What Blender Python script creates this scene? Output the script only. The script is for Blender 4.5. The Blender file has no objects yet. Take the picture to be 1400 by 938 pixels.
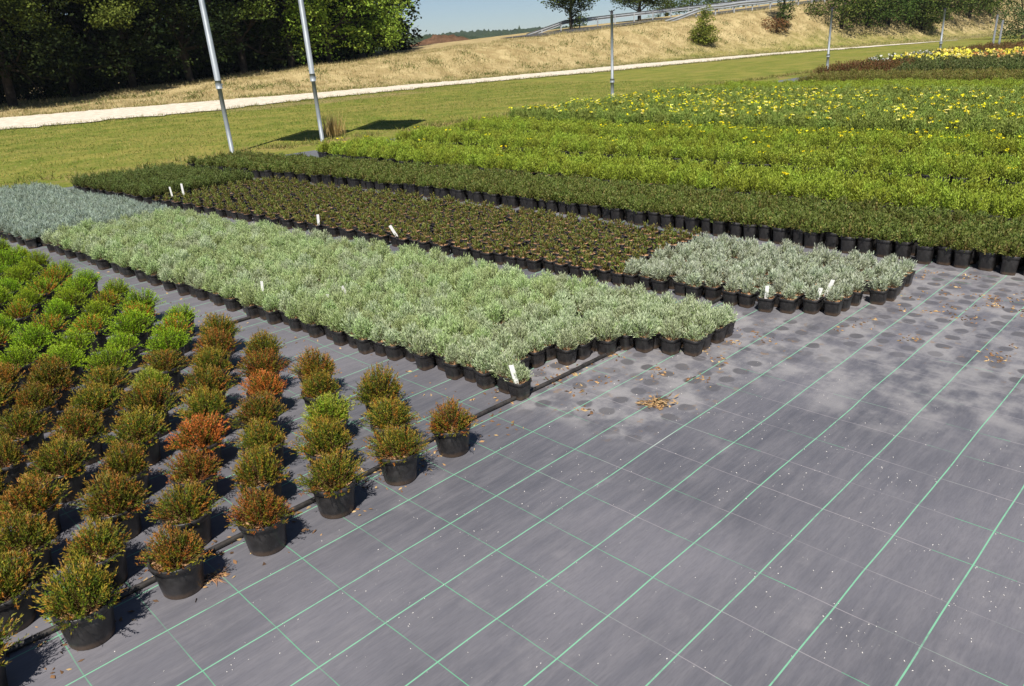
import bpy, math, random
import numpy as np
from mathutils import Matrix, Vector

R = math.radians
rng = np.random.default_rng(11)
random.seed(11)
scene = bpy.context.scene
col = scene.collection

# ------------------------------------------------------------------ camera, sky, sun, exposure
F_PX, HORIZON, ROLL, EYE = 1040.0, 60.0, -0.056, 1.65      # photo is 1400 x 938
PITCH = math.atan((469 - HORIZON) / F_PX)
_fw = np.array([0, math.cos(PITCH), -math.sin(PITCH)]); _r = np.array([1., 0, 0]); _u = np.cross(_r, _fw)
CR = math.cos(ROLL) * _r + math.sin(ROLL) * _u
CU = -math.sin(ROLL) * _r + math.cos(ROLL) * _u
CAM = np.array([0, 0, EYE])
cd = bpy.data.cameras.new('camera'); cam = bpy.data.objects.new('camera', cd); col.objects.link(cam)
m = Matrix.Identity(4)
for i in range(3):
    m[i][0], m[i][1], m[i][2], m[i][3] = CR[i], CU[i], -_fw[i], CAM[i]
cam.matrix_world = m
cd.sensor_width = 36; cd.lens = F_PX / 1400 * 36; cd.clip_start = 0.05; cd.clip_end = 6000
scene.camera = cam

SUN_EL, SUN_AZ = 55.0, 9.0        # shadows fall away from the camera, SUN_AZ degrees right of straight ahead
world = bpy.data.worlds.new('World'); scene.world = world; world.use_nodes = True
nt = world.node_tree; nt.nodes.clear()
wo = nt.nodes.new('ShaderNodeOutputWorld'); bg = nt.nodes.new('ShaderNodeBackground')
sky = nt.nodes.new('ShaderNodeTexSky'); sky.sky_type = 'NISHITA'; sky.sun_disc = False
sky.sun_elevation = R(SUN_EL); sky.sun_rotation = R(180 + SUN_AZ)
sky.air_density = 0.7; sky.dust_density = 0.25; sky.ozone_density = 3.0
bg.inputs['Strength'].default_value = 0.056
nt.links.new(sky.outputs[0], bg.inputs[0]); nt.links.new(bg.outputs[0], wo.inputs[0])
sl = bpy.data.lights.new('sun', 'SUN'); sl.energy = 4.9; sl.angle = R(0.53); sl.color = (1.0, 0.94, 0.85)
sun = bpy.data.objects.new('sun', sl); col.objects.link(sun); sun.location = (0, -30, 40)
_e, _a = R(SUN_EL), R(SUN_AZ)
ldir = Vector((math.cos(_e) * math.sin(_a), math.cos(_e) * math.cos(_a), -math.sin(_e)))
sun.rotation_euler = ldir.to_track_quat('-Z', 'Y').to_euler()
vs = scene.view_settings
vs.view_transform = 'Standard'; vs.look = 'None'; vs.exposure = 0.62; vs.gamma = 1; vs.use_curve_mapping = False

# ------------------------------------------------------------------ bed coordinates and terrain
ANG = R(44.3)                                              # the cloth's lines run at this angle
E1 = np.array([math.cos(ANG), math.sin(ANG)]); E2 = np.array([math.sin(ANG), -math.cos(ANG)])
def W2(u, v): return u * E1 + v * E2
def pixel_ray(x, y): return (x - 700) / F_PX * CR - (y - 469) / F_PX * CU + _fw
def unp(x, y, z=0.0):
    d = pixel_ray(x, y); t = (z - EYE) / d[2]; return CAM + d * t
def project(p):
    d = np.asarray(p) - CAM
    z = d @ _fw
    return 700 + F_PX * (d @ CR) / z, 469 - F_PX * (d @ CU) / z, z
def in_view(X, Y, Z=0.15, mx=60, my=60):
    x, y, z = project((X, Y, Z))
    return z > 0.3 and -mx < x < 1400 + mx and -my < y < 938 + my

_fu = np.array([-60, -20, 9, 14, 20, 27, 41, 57, 66, 100, 160, 300]); _fw_ = np.array([40, 38, 36.7, 35, 33.4, 32.5, 32, 29.5, 27, 22, 16, 16.])
def bank_foot(u): return np.interp(u, _fu, _fw_)
def sstep(t): t = np.clip(t, 0, 1); return t * t * (3 - 2 * t)
def bank_crest(u): return np.clip(0.0545 * u - 0.38, 0.02, 5.0)
def height(u, w):
    u = np.asarray(u, float); w = np.asarray(w, float)
    f = bank_foot(u)
    z = bank_crest(u) * sstep((w - f) / 6.5)
    z = z + 0.06 * np.sin(u * .9 + w * .4) * np.sin(w * 1.3 - u * .3) * sstep((w - f) / 2) * (w < f + 12)
    drop = np.clip(w - f - 19, 0, None)
    z = z - np.minimum(drop * 0.05, 9)
    return z
def hit(x, y):
    """point of the terrain seen at a pixel"""
    d = pixel_ray(x, y); t = 5.0
    while t < 900:
        p = CAM + d * t
        u, w = p[:2] @ E1, -(p[:2] @ E2)
        if p[2] < height(u, w): return p
        t += 0.12 + t * 0.002
    return p
def terrain_at(X, Y):
    p = np.array([X, Y]); return float(height(p @ E1, -(p @ E2)))

# ------------------------------------------------------------------ node and mesh helpers
def new_mat(name):
    mt = bpy.data.materials.new(name); mt.use_nodes = True; mt.node_tree.nodes.clear()
    return mt, mt.node_tree.nodes, mt.node_tree.links
class N:
    def __init__(s, name):
        s.m, s.n, s.l = new_mat(name)
    def add(s, t, **kw):
        o = s.n.new(t)
        for k, v in kw.items():
            if k.startswith('i_'):
                key = k[2:]; key = int(key) if key.isdigit() else key.replace('_', ' ')
                s.set(o.inputs[key], v)
            else: setattr(o, k, v)
        return o
    def set(s, inp, v):
        if isinstance(v, bpy.types.NodeSocket): s.l.new(v, inp)
        else:
            try: inp.default_value = v
            except Exception: inp.default_value = tuple(v) + (1,)
    def math(s, op, a, b=0.0, c=None, clamp=False):
        o = s.n.new('ShaderNodeMath'); o.operation = op; o.use_clamp = clamp
        s.set(o.inputs[0], a); s.set(o.inputs[1], b)
        if c is not None: s.set(o.inputs[2], c)
        return o.outputs[0]
    def mix(s, f, a, b, blend='MIX'):
        o = s.n.new('ShaderNodeMix'); o.data_type = 'RGBA'; o.blend_type = blend
        s.set(o.inputs[0], f)
        for i, v in ((6, a), (7, b)):
            if isinstance(v, bpy.types.NodeSocket): s.l.new(v, o.inputs[i])
            else: o.inputs[i].default_value = tuple(v)[:3] + (1,)
        return o.outputs[2]
    def ramp(s, f, a, b):
        return s.add('ShaderNodeMapRange', i_0=f, i_1=a, i_2=b, interpolation_type='SMOOTHSTEP').outputs[0]
    def noise(s, vec, scale, detail=4, rough=.55):
        o = s.add('ShaderNodeTexNoise', i_Scale=scale, i_Detail=detail, i_Roughness=rough)
        if vec is not None: s.l.new(vec, o.inputs['Vector'])
        return o.outputs[0]
    def out(s, shader):
        o = s.n.new('ShaderNodeOutputMaterial'); s.l.new(shader, o.inputs[0]); return s.m
    def principled(s, color, rough=.6, spec=.3, bump=None, bstr=.3, bdist=.01, metallic=0.0):
        p = s.n.new('ShaderNodeBsdfPrincipled')
        s.set(p.inputs['Base Color'], color if isinstance(color, bpy.types.NodeSocket) else tuple(color)[:3] + (1,))
        s.set(p.inputs['Roughness'], rough); s.set(p.inputs['Specular IOR Level'], spec); s.set(p.inputs['Metallic'], metallic)
        if bump is not None:
            b = s.add('ShaderNodeBump', i_Strength=bstr, i_Distance=bdist, i_Height=bump)
            s.l.new(b.outputs[0], p.inputs['Normal'])
        return p.outputs[0]

def leaf_mat(name, transl=.25, rough=.55, vary=.3, spec=.25):
    n = N(name)
    a = n.add('ShaderNodeAttribute', attribute_name='Col').outputs['Color']
    r = n.add('ShaderNodeObjectInfo').outputs['Random']
    k = n.math('MULTIPLY_ADD', r, vary, 1 - vary / 2)
    hsv = n.add('ShaderNodeHueSaturation', i_Color=a, i_Value=k, i_Hue=n.math('MULTIPLY_ADD', r, .03, .485))
    c = hsv.outputs[0]
    p = n.principled(c, rough, spec)
    t = n.add('ShaderNodeBsdfTranslucent', i_Color=c).outputs[0]
    mx = n.add('ShaderNodeMixShader', i_0=transl, i_1=p, i_2=t)
    return n.out(mx.outputs[0])

def mesh_np(name, verts, faces, mats=(), colors=None, smooth=False, fmat=None):
    """faces: (n,3|4) int array or list of tuples"""
    me = bpy.data.meshes.new(name)
    verts = np.asarray(verts, np.float32)
    if isinstance(faces, np.ndarray):
        k = faces.shape[1]; n = len(faces)
        me.vertices.add(len(verts)); me.vertices.foreach_set('co', verts.ravel())
        me.loops.add(n * k); me.loops.foreach_set('vertex_index', faces.astype(np.int32).ravel())
        me.polygons.add(n); me.polygons.foreach_set('loop_start', np.arange(0, n * k, k, dtype=np.int32))
        me.update(calc_edges=True)
    else:
        me.from_pydata([tuple(map(float, v)) for v in verts], [], faces); me.update()
    if colors is not None:
        ca = me.color_attributes.new('Col', 'FLOAT_COLOR', 'POINT')
        c4 = np.ones((len(verts), 4), np.float32); c4[:, :3] = colors
        ca.data.foreach_set('color', c4.ravel())
    for mt in mats: me.materials.append(mt)
    if smooth: me.polygons.foreach_set('use_smooth', [True] * len(me.polygons))
    if fmat is not None: me.polygons.foreach_set('material_index', fmat)
    return me
def obj(name, me, parent=None, loc=(0, 0, 0), rz=0.0, scale=1.0):
    o = bpy.data.objects.new(name, me); col.objects.link(o)
    o.location = loc; o.rotation_euler = (0, 0, rz); o.scale = (scale,) * 3
    if parent is not None: o.parent = parent
    return o
def tag(o, label, cat, group=None):
    o['label'] = label; o['category'] = cat
    if group: o['group'] = group
    return o
def structure(o): o['kind'] = 'structure'; return o
def stuff(o, label, cat): o['kind'] = 'stuff'; o['label'] = label; o['category'] = cat; return o
def ordinal(n):
    s = 'th' if 10 <= n % 100 <= 20 else {1: 'st', 2: 'nd', 3: 'rd'}.get(n % 10, 'th')
    return f'{n}{s}'

def unit(a): return a / np.maximum(np.linalg.norm(a, axis=1, keepdims=True), 1e-9)
def blades(base, d, L, Wd, rnd=rng, mid=.45):
    n = len(base); d = unit(d)
    side = unit(np.cross(d, rnd.normal(size=(n, 3))))
    L = np.broadcast_to(np.asarray(L, float), (n,))[:, None]; Wd = np.broadcast_to(np.asarray(Wd, float), (n,))[:, None]
    v = np.empty((n, 4, 3))
    v[:, 0] = base; v[:, 1] = base + d * L * mid + side * Wd / 2; v[:, 2] = base + d * L; v[:, 3] = base + d * L * mid - side * Wd / 2
    return v.reshape(-1, 3), np.arange(n * 4).reshape(n, 4)
class Leaves:
    def __init__(s): s.v, s.f, s.c, s.n = [], [], [], 0
    def add(s, base, d, L, Wd, color, rnd=rng, mid=.45):
        v, f = blades(base, d, L, Wd, rnd, mid)
        s.v.append(v); s.f.append(f + s.n); s.n += len(v)
        c = np.broadcast_to(np.asarray(color, float), (len(base), 3)); s.c.append(np.repeat(c, 4, axis=0))
    def mesh(s, name, mat): return mesh_np(name, np.concatenate(s.v), np.concatenate(s.f), (mat,), np.concatenate(s.c))

class MB:
    """plain poly collector"""
    def __init__(s): s.v, s.f = [], []
    def poly(s, vs_, fs):
        o = len(s.v); s.v += [tuple(map(float, p)) for p in vs_]; s.f += [tuple(i + o for i in f) for f in fs]
    def box(s, lo, hi, M=None):
        x0, y0, z0 = lo; x1, y1, z1 = hi
        p = [(x0, y0, z0), (x1, y0, z0), (x1, y1, z0), (x0, y1, z0), (x0, y0, z1), (x1, y0, z1), (x1, y1, z1), (x0, y1, z1)]
        if M is not None: p = [tuple(M @ Vector(q)) for q in p]
        s.poly(p, [(3, 2, 1, 0), (4, 5, 6, 7), (0, 1, 5, 4), (1, 2, 6, 5), (2, 3, 7, 6), (3, 0, 4, 7)])
    def tube(s, pts, rad, seg=10, cap=True):
        pts = [np.asarray(p, float) for p in pts]; n = len(pts)
        rad = [rad] * n if np.isscalar(rad) else rad
        vs_, fs = [], []
        ref = np.array([0.31, 0.17, 0.93])
        for i, p in enumerate(pts):
            t = pts[min(i + 1, n - 1)] - pts[max(i - 1, 0)]; t = t / np.linalg.norm(t)
            if abs(t @ ref) > .95: rf = np.array([1., 0, 0])
            else: rf = ref
            a = np.cross(t, rf); a /= np.linalg.norm(a); b = np.cross(t, a)
            for k in range(seg):
                an = 2 * math.pi * k / seg
                vs_.append(p + rad[i] * (math.cos(an) * a + math.sin(an) * b))
        for i in range(n - 1):
            for k in range(seg):
                k2 = (k + 1) % seg
                fs.append((i * seg + k, i * seg + k2, (i + 1) * seg + k2, (i + 1) * seg + k))
        if cap:
            fs.append(tuple(range(seg))); fs.append(tuple(range(n * seg - 1, (n - 1) * seg - 1, -1)))
        s.poly(vs_, fs)
    def mesh(s, name, mat, smooth=False):
        me = mesh_np(name, s.v, s.f, (mat,))
        if smooth:
            me.polygons.foreach_set('use_smooth', [len(p.vertices) == 4 for p in me.polygons])
        return me

# ------------------------------------------------------------------ materials
def cloth_material():
    n = N('woven_ground_cloth')
    tc = n.add('ShaderNodeTexCoord').outputs['Object']
    sep = n.add('ShaderNodeSeparateXYZ', i_0=tc)
    wob = n.noise(tc, 1.3, 3); wob2 = n.noise(tc, 1.1, 2, .5)
    u = n.math('ADD', sep.outputs[0], n.math('MULTIPLY_ADD', wob, .026, -.013))
    w = n.math('ADD', sep.outputs[1], n.math('MULTIPLY_ADD', wob2, .026, -.013))
    def line(x, off, per, half):
        q = n.math('DIVIDE', n.math('SUBTRACT', x, off), per)
        fr = n.math('ABSOLUTE', n.math('SUBTRACT', q, n.math('ROUND', q)))
        return n.math('SUBTRACT', 1.0, n.ramp(n.math('MULTIPLY', fr, per), half * .55, half)), n.math('ROUND', q)
    # lines of constant w (bold green), lines of constant u (thin, green or faded)
    lb, ib = line(w, 2.142, .2465, .0030)
    lt, it = line(u, .761, .2385, .0021)
    # streaky weave
    mp = n.add('ShaderNodeMapping', i_Vector=tc); mp.inputs['Scale'].default_value = (.12, 1, 1)
    st = n.noise(mp.outputs[0], 26, 5, .7)
    mp2 = n.add('ShaderNodeMapping', i_Vector=tc); mp2.inputs['Scale'].default_value = (.15, 1, 1)
    st2 = n.noise(mp2.outputs[0], 160, 3, .6)
    big = n.noise(tc, .62, 4, .6)
    med = n.noise(tc, 4.5, 5, .65)
    base = n.mix(n.ramp(big, .3, .72), (.070, .072, .087), (.150, .147, .168))
    base = n.mix(n.math('MULTIPLY', n.ramp(st, .3, .75), .4), base, (.20, .192, .205))
    base = n.mix(n.math('MULTIPLY', n.ramp(st2, .35, .8), .25), base, (.055, .053, .06))
    base = n.mix(n.math('MULTIPLY', n.ramp(med, .55, .8), .35), base, (.235, .225, .235))
    # pale silt and round pot prints where pots stood: two patches
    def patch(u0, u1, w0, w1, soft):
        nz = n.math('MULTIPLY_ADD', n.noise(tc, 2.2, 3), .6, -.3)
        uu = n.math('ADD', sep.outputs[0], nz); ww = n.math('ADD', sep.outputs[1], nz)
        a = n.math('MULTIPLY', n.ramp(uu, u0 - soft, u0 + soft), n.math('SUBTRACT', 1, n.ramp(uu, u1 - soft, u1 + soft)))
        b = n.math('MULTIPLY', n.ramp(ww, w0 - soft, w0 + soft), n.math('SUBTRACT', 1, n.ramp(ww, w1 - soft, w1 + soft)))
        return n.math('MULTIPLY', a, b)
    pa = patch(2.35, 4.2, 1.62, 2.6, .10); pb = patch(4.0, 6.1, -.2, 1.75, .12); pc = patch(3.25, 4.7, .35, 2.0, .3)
    silt_sheen = n.math('MAXIMUM', pa, n.math('MAXIMUM', pb, n.math('MULTIPLY', pc, .9)))  # silt of the pot patches; pc paints in a pale sheen
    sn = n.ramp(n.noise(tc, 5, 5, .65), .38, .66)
    base = n.mix(n.math('MULTIPLY', n.math('MULTIPLY', silt_sheen, sn), .66), base, (.29, .28, .28))
    jit = n.add('ShaderNodeTexNoise', i_Scale=11.0, i_Vector=tc).outputs['Color']
    vv = n.add('ShaderNodeVectorMath', operation='MULTIPLY_ADD'); n.l.new(jit, vv.inputs[0]); vv.inputs[1].default_value = (.04, .04, 0); n.l.new(tc, vv.inputs[2])
    vo = n.add('ShaderNodeTexVoronoi', voronoi_dimensions='2D', i_Vector=vv.outputs[0], i_Scale=1 / .135, i_Randomness=.22)
    dots = n.math('SUBTRACT', 1, n.ramp(vo.outputs['Distance'], .24, .34))
    vr = n.ramp(vo.outputs['Color'], .05, .4)
    prints = n.math('MULTIPLY', n.math('MULTIPLY', dots, n.math('MAXIMUM', pa, pb)), vr)
    base = n.mix(n.math('MULTIPLY', prints, n.math('MULTIPLY_ADD', sn, .35, .45)), base, (.05, .048, .054))
    rust = n.math('MULTIPLY', n.math('MAXIMUM', pa, pb), n.ramp(n.noise(tc, 16, 4, .6), .60, .70))
    base = n.mix(n.math('MULTIPLY', rust, .55), base, (.20, .13, .07))
    # printed lines on top, broken up by dirt
    wear = n.ramp(n.noise(tc, 18, 4, .6), .25, .5)
    c_l = n.mix(n.ramp(n.noise(tc, .9, 2), .62, .7), (.17, .43, .27), (.40, .45, .42))
    base = n.mix(n.math('MULTIPLY', lb, n.math('MULTIPLY_ADD', wear, .5, .38)), base, c_l)
    far = n.ramp(n.math('ADD', sep.outputs[0], n.math('MULTIPLY', sep.outputs[1], -.9)), -.4, 1.2)
    rowv = n.add('ShaderNodeTexWhiteNoise', noise_dimensions='1D', i_W=n.math('ADD', n.math('MULTIPLY', it, 3.7), n.math('MULTIPLY', ib, 1.3))).outputs[0]
    pale = n.ramp(n.math('ADD', n.math('MULTIPLY', far, .55), n.math('MULTIPLY', rowv, .5)), .6, .7)
    c_t = n.mix(pale, (.11, .35, .20), (.27, .25, .265))
    ts = n.math('MULTIPLY', lt, n.math('MULTIPLY_ADD', n.ramp(n.noise(tc, 3.5, 3), .3, .62), .6, .2))
    base = n.mix(ts, base, c_t)
    bump = n.math('ADD', n.math('MULTIPLY', n.noise(tc, 2.6, 3), 1.0), n.math('MULTIPLY', st, .05))
    return n.out(n.principled(base, n.math('MULTIPLY_ADD', med, .25, .42), .42, bump, .3, .03))

def ground_material():
    n = N('grass_ground')
    tc = n.add('ShaderNodeTexCoord').outputs['Object']
    sep = n.add('ShaderNodeSeparateXYZ', i_0=tc)
    u, w = sep.outputs[0], sep.outputs[1]
    big = n.noise(tc, .22, 4, .6); med = n.noise(tc, 1.1, 5, .6); fine = n.noise(tc, 9, 4, .7)
    mp = n.add('ShaderNodeMapping', i_Vector=tc); mp.inputs['Scale'].default_value = (.25, 1.3, 1)
    mow = n.noise(mp.outputs[0], .8, 3, .5)
    lawn = n.mix(n.ramp(med, .35, .65), (.115, .155, .02), (.225, .215, .045))
    lawn = n.mix(n.math('MULTIPLY', n.ramp(big, .45, .7), .6), lawn, (.25, .21, .06))
    lawn = n.mix(n.math('MULTIPLY', n.ramp(mow, .5, .68), .55), lawn, (.11, .135, .02))
    lawn = n.mix(n.math('MULTIPLY', n.ramp(fine, .45, .7), .55), lawn, (.29, .235, .08))
    straw = n.mix(n.ramp(med, .3, .7), (.29, .22, .10), (.46, .37, .19))
    straw = n.mix(n.math('MULTIPLY', n.ramp(fine, .45, .7), .45), straw, (.17, .11, .05))
    straw = n.mix(n.math('MULTIPLY', n.ramp(n.noise(tc, .5, 4, .6), .58, .72), .5), straw, (.18, .17, .05))
    edge = n.math('ADD', w, n.math('MULTIPLY_ADD', med, 3.0, -1.5))
    mr = n.ramp(edge, 30.0, 33.5)
    mr2 = n.ramp(n.math('ADD', edge, n.math('MULTIPLY', u, .2)), 40, 44)
    base = n.mix(n.math('MAXIMUM', mr, mr2), lawn, straw)
    strip = n.math('MULTIPLY', n.math('MULTIPLY', n.ramp(edge, 24.6, 25.6), n.math('SUBTRACT', 1, n.ramp(edge, 26.6, 27.6))), n.math('MULTIPLY', n.ramp(u, 11, 14), n.math('SUBTRACT', 1, n.ramp(u, 19, 22))))
    base = n.mix(n.math('MULTIPLY', n.math('MULTIPLY', strip, n.ramp(fine, .3, .6)), .75), base, (.30, .21, .12))
    bare = n.math('MULTIPLY', n.math('SUBTRACT', 1, n.ramp(n.math('ABSOLUTE', n.math('SUBTRACT', edge, 13.9)), .1, .7)), n.ramp(med, .45, .6))
    base = n.mix(n.math('MULTIPLY', bare, .6), base, (.26, .17, .09))
    return n.out(n.principled(base, .85, .1, n.math('ADD', fine, n.math('MULTIPLY', med, 2)), .9, .08))

def noisy_mat(name, c0, c1, scale, rough=.8, spec=.2, bstr=.4, bdist=.01, metallic=0.0, coord='Object'):
    n = N(name); tc = n.add('ShaderNodeTexCoord').outputs[coord]
    a = n.noise(tc, scale, 5, .65)
    return n.out(n.principled(n.mix(n.ramp(a, .3, .7), c0, c1), rough, spec, a, bstr, bdist, metallic))

MAT = {}
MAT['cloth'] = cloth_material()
MAT['ground'] = ground_material()
MAT['gravel'] = noisy_mat('pale_gravel', (.42, .37, .29), (.68, .62, .52), 4, .9, .1, .8, .03)
def pot_material():
    n = N('black_pot_plastic'); tc = n.add('ShaderNodeTexCoord').outputs['Object']
    r = n.add('ShaderNodeObjectInfo').outputs['Random']
    a = n.noise(tc, 30, 5, .6)
    sep = n.add('ShaderNodeSeparateXYZ', i_0=tc)
    c = n.mix(n.ramp(a, .35, .7), (.013, .012, .012), (.030, .028, .028))
    dust_glint = n.math('MULTIPLY', n.ramp(n.noise(tc, 12, 4, .6), .5, .75), n.math('MULTIPLY_ADD', n.math('POWER', r, 2.0), .85, .12))  # dust, heavier on some pots to paint grey sun glint into the colour
    c = n.mix(dust_glint, c, (.12, .115, .115))
    mud = n.math('MULTIPLY', n.math('SUBTRACT', 1, n.ramp(n.math('ADD', sep.outputs[2], n.math('MULTIPLY', a, -.02)), .0, .018)), .6)
    c = n.mix(mud, c, (.12, .075, .045))
    return n.out(n.principled(c, n.math('MULTIPLY_ADD', r, .25, .3), .5, a, .1, .002))
MAT['pot'] = pot_material()
MAT['soil'] = noisy_mat('bark_compost', (.15, .085, .045), (.50, .30, .165), 60, .9, .1, .8, .01)
MAT['bark'] = noisy_mat('tree_bark', (.022, .018, .013), (.06, .048, .036), 5, .9, .1, .8, .03)
MAT['steel'] = noisy_mat('galvanised_steel', (.20, .225, .25), (.28, .31, .335), 3, .5, .4, .1, .002, .2)
MAT['darkhead'] = noisy_mat('sprinkler_plastic', (.03, .03, .035), (.06, .06, .07), 30, .5)
MAT['rail'] = noisy_mat('guardrail_zinc', (.27, .29, .31), (.38, .40, .42), 1.5, .55, .4, .1, .002, .15)
MAT['pipe'] = noisy_mat('black_pipe', (.016, .015, .015), (.045, .04, .037), 25, .5, .4, .2, .002)
MAT['white_tag'] = noisy_mat('white_plastic', (.72, .72, .70), (.82, .82, .80), 20, .45, .4, .05, .001)
MAT['yellow_tag'] = noisy_mat('yellow_plastic', (.75, .60, .04), (.82, .68, .06), 20, .45, .4, .05, .001)
MAT['leaf'] = leaf_mat('needle_foliage', .2, .55, .3)
MAT['silverleaf'] = leaf_mat('silver_foliage', .2, .7, .22)
MAT['treeleaf'] = leaf_mat('tree_foliage', .1, .7, .2, .05)
MAT['grass'] = leaf_mat('grass_blades', .3, .6, .0)
MAT['petal'] = leaf_mat('petals', .3, .5, .1)
MAT['flag'] = noisy_mat('banner_fabric', (.06, .25, .10), (.07, .28, .11), 4, .8, .1, .05, .002)
MAT['heap'] = noisy_mat('dug_earth', (.075, .045, .028), (.14, .08, .048), 1.2, .95, .05, .9, .2)
MAT['hill'] = noisy_mat('wooded_hill', (.018, .030, .012), (.045, .065, .024), .09, .95, .05, 1.0, 2.5)
MAT['asphalt'] = noisy_mat('asphalt', (.045, .045, .047), (.075, .073, .072), 6, .85, .2, .4, .01)
MAT['chip'] = leaf_mat('bark_chips', .0, .9, 0)
MAT['speck'] = noisy_mat('perlite', (.5, .48, .46), (.62, .6, .58), 50, .8)
MAT['concrete'] = noisy_mat('weathered_post', (.11, .12, .13), (.17, .18, .19), 6, .8, .2, .3, .01)

# ------------------------------------------------------------------ setting: ground, path, cloth, hills
us = np.unique(np.concatenate([[-1100, -700, -450, -300, -200, -140, -100, -80], np.arange(-60, 20, 3.), np.arange(20, 170, 1.5), [190, 220, 260, 320, 420, 600, 850, 1100]]))
ws = np.unique(np.concatenate([[-600, -300, -150, -80, -40], np.arange(-20, 14, 4.), np.arange(14, 62, .75), np.arange(64, 120, 4.), [130, 150, 190, 240, 320, 450, 650, 850, 1100]]))
U, Wg = np.meshgrid(us, ws, indexing='ij')
Z = height(U, Wg)
verts = np.stack([U, Wg, Z], -1).reshape(-1, 3)
nu, nw = len(us), len(ws)
idx = np.arange(nu * nw).reshape(nu, nw)
faces = np.stack([idx[:-1, :-1], idx[1:, :-1], idx[1:, 1:], idx[:-1, 1:]], -1).reshape(-1, 4)
g = structure(obj('ground', mesh_np('ground', verts, faces, (MAT['ground'],), smooth=True), rz=ANG))

def strip_mesh(name, near, far, us_, nacross, zoff, mat, jit):
    nu_ = len(us_)
    a = np.interp(us_, *zip(*near)); b = np.interp(us_, *zip(*far))
    a = a + rng.normal(0, jit, nu_); b = b + rng.normal(0, jit, nu_)
    vs_ = []
    for i, u in enumerate(us_):
        for k in range(nacross + 1):
            w = a[i] + (b[i] - a[i]) * k / nacross
            vs_.append((u, w, float(height(u, w)) + zoff))
    idn = np.arange(nu_ * (nacross + 1)).reshape(nu_, -1)
    fs = np.stack([idn[:-1, :-1], idn[1:, :-1], idn[1:, 1:], idn[:-1, 1:]], -1).reshape(-1, 4)
    return mesh_np(name, vs_, fs, (mat,), smooth=True)
PATH_N = [(-60, 29), (-20, 28.5), (2, 28.1), (6, 28), (12, 26.8), (18, 27.7), (24, 27.9), (34, 26.4), (51, 25.7), (62, 23.2), (72, 20.9), (90, 17)]
PATH_F = [(-60, 36), (-20, 35.6), (9, 35.0), (14, 33.6), (20, 32.0), (27, 31.0), (41, 30.6), (57, 27.6), (66, 23.9), (72, 21.3), (90, 17.2)]
structure(obj('gravel_path', strip_mesh('gravel_path', PATH_N, PATH_F, np.arange(-60, 73, .3), 6, .03, MAT['gravel'], .24), rz=ANG))

# woven cloth sheet: local x = u, local y = -v
cu = np.linspace(-14, 75, 40); cw = np.linspace(-22, 12.75, 30)
cv = [(u, w, .006) for u in cu for w in cw]
idn = np.arange(len(cv)).reshape(len(cu), len(cw))
cf = np.stack([idn[:-1, :-1], idn[1:, :-1], idn[1:, 1:], idn[:-1, 1:]], -1).reshape(-1, 4)
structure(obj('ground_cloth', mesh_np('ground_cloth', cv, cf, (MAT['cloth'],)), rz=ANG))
CZ = .0065

def ridge(name, dist, pts, depth, mat, seed):
    """wooded ridge: pts are (pixel x, pixel y of the skyline); its body rises from the plain"""
    r_ = np.random.default_rng(seed)
    xs = np.arange(pts[0][0], pts[-1][0] + 1, 2.0)
    ys = np.interp(xs, *zip(*pts))
    vs_, k = [], 6
    for x, y in zip(xs, ys):
        d = pixel_ray(x, y); d = d / math.hypot(d[0], d[1])
        top = EYE + d[2] * dist
        for j in range(k + 1):
            t = j / k
            D = dist - depth * (1 - t)
            zz = -10 + (top + 10) * math.sin(t * math.pi / 2) + r_.normal(0, dist * .0011) * (t > .15)
            vs_.append((d[0] * D, d[1] * D, zz))
        vs_.append((d[0] * (dist + depth), d[1] * (dist + depth), -12))
    idn = np.arange(len(vs_)).reshape(len(xs), k + 2)
    fs = np.stack([idn[:-1, :-1], idn[1:, :-1], idn[1:, 1:], idn[:-1, 1:]], -1).reshape(-1, 4)
    return structure(obj(name, mesh_np(name, vs_, fs, (mat,))))
ridge('far_hill', 800, [(150, 62), (420, 56), (560, 50), (600, 47), (640, 43), (700, 40), (775, 36), (860, 33), (1000, 30), (1300, 20)], 200, MAT['hill'], 3)
ridge('near_hill', 480, [(150, 70), (420, 60), (560, 51), (610, 48), (640, 50), (700, 54), (800, 52)], 110, MAT['hill'], 4)

# dug earth heap behind the crest
def heap(px_l, px_r, y_base, y_top, dist, name, label):
    a = pixel_ray(px_l, y_base); b = pixel_ray(px_r, y_base)
    a = a / math.hypot(a[0], a[1]) * dist; b = b / math.hypot(b[0], b[1]) * dist
    c = (a + b) / 2; half = np.linalg.norm((b - a)[:2]) / 2
    dtop = pixel_ray((px_l + px_r) / 2, y_top); ztop = EYE + dtop[2] / math.hypot(dtop[0], dtop[1]) * dist
    z0 = terrain_at(c[0], c[1]) - .3
    n_r, n_a = 10, 40; vs_ = [(0, 0, ztop - z0)]
    rr = np.random.default_rng(8)
    for i in range(1, n_r + 1):
        t = i / n_r
        for k in range(n_a):
            an = 2 * math.pi * k / n_a
            vs_.append((math.cos(an) * half * t * 1.15, math.sin(an) * half * .7 * t, (ztop - z0) * (1 - t ** 1.3) * (1 + .25 * math.sin(an * 3 + 1) * t) + rr.normal(0, .12) * (t < 1)))
    fs = [(0, 1 + k, 1 + (k + 1) % n_a) for k in range(n_a)]
    for i in range(n_r - 1):
        for k in range(n_a):
            k2 = (k + 1) % n_a
            fs.append((1 + i * n_a + k, 1 + (i + 1) * n_a + k, 1 + (i + 1) * n_a + k2, 1 + i * n_a + k2))
    o = obj(name, mesh_np(name, vs_, fs, (MAT['heap'],), smooth=True), loc=(c[0], c[1], z0), rz=math.atan2(b[1] - a[1], b[0] - a[0]))
    return tag(o, label, 'earth heap')
heap(552, 655, 62, 49, 85, 'earth_heap', 'heap of reddish brown dug earth beyond the bank under the wooded hill')

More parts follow.
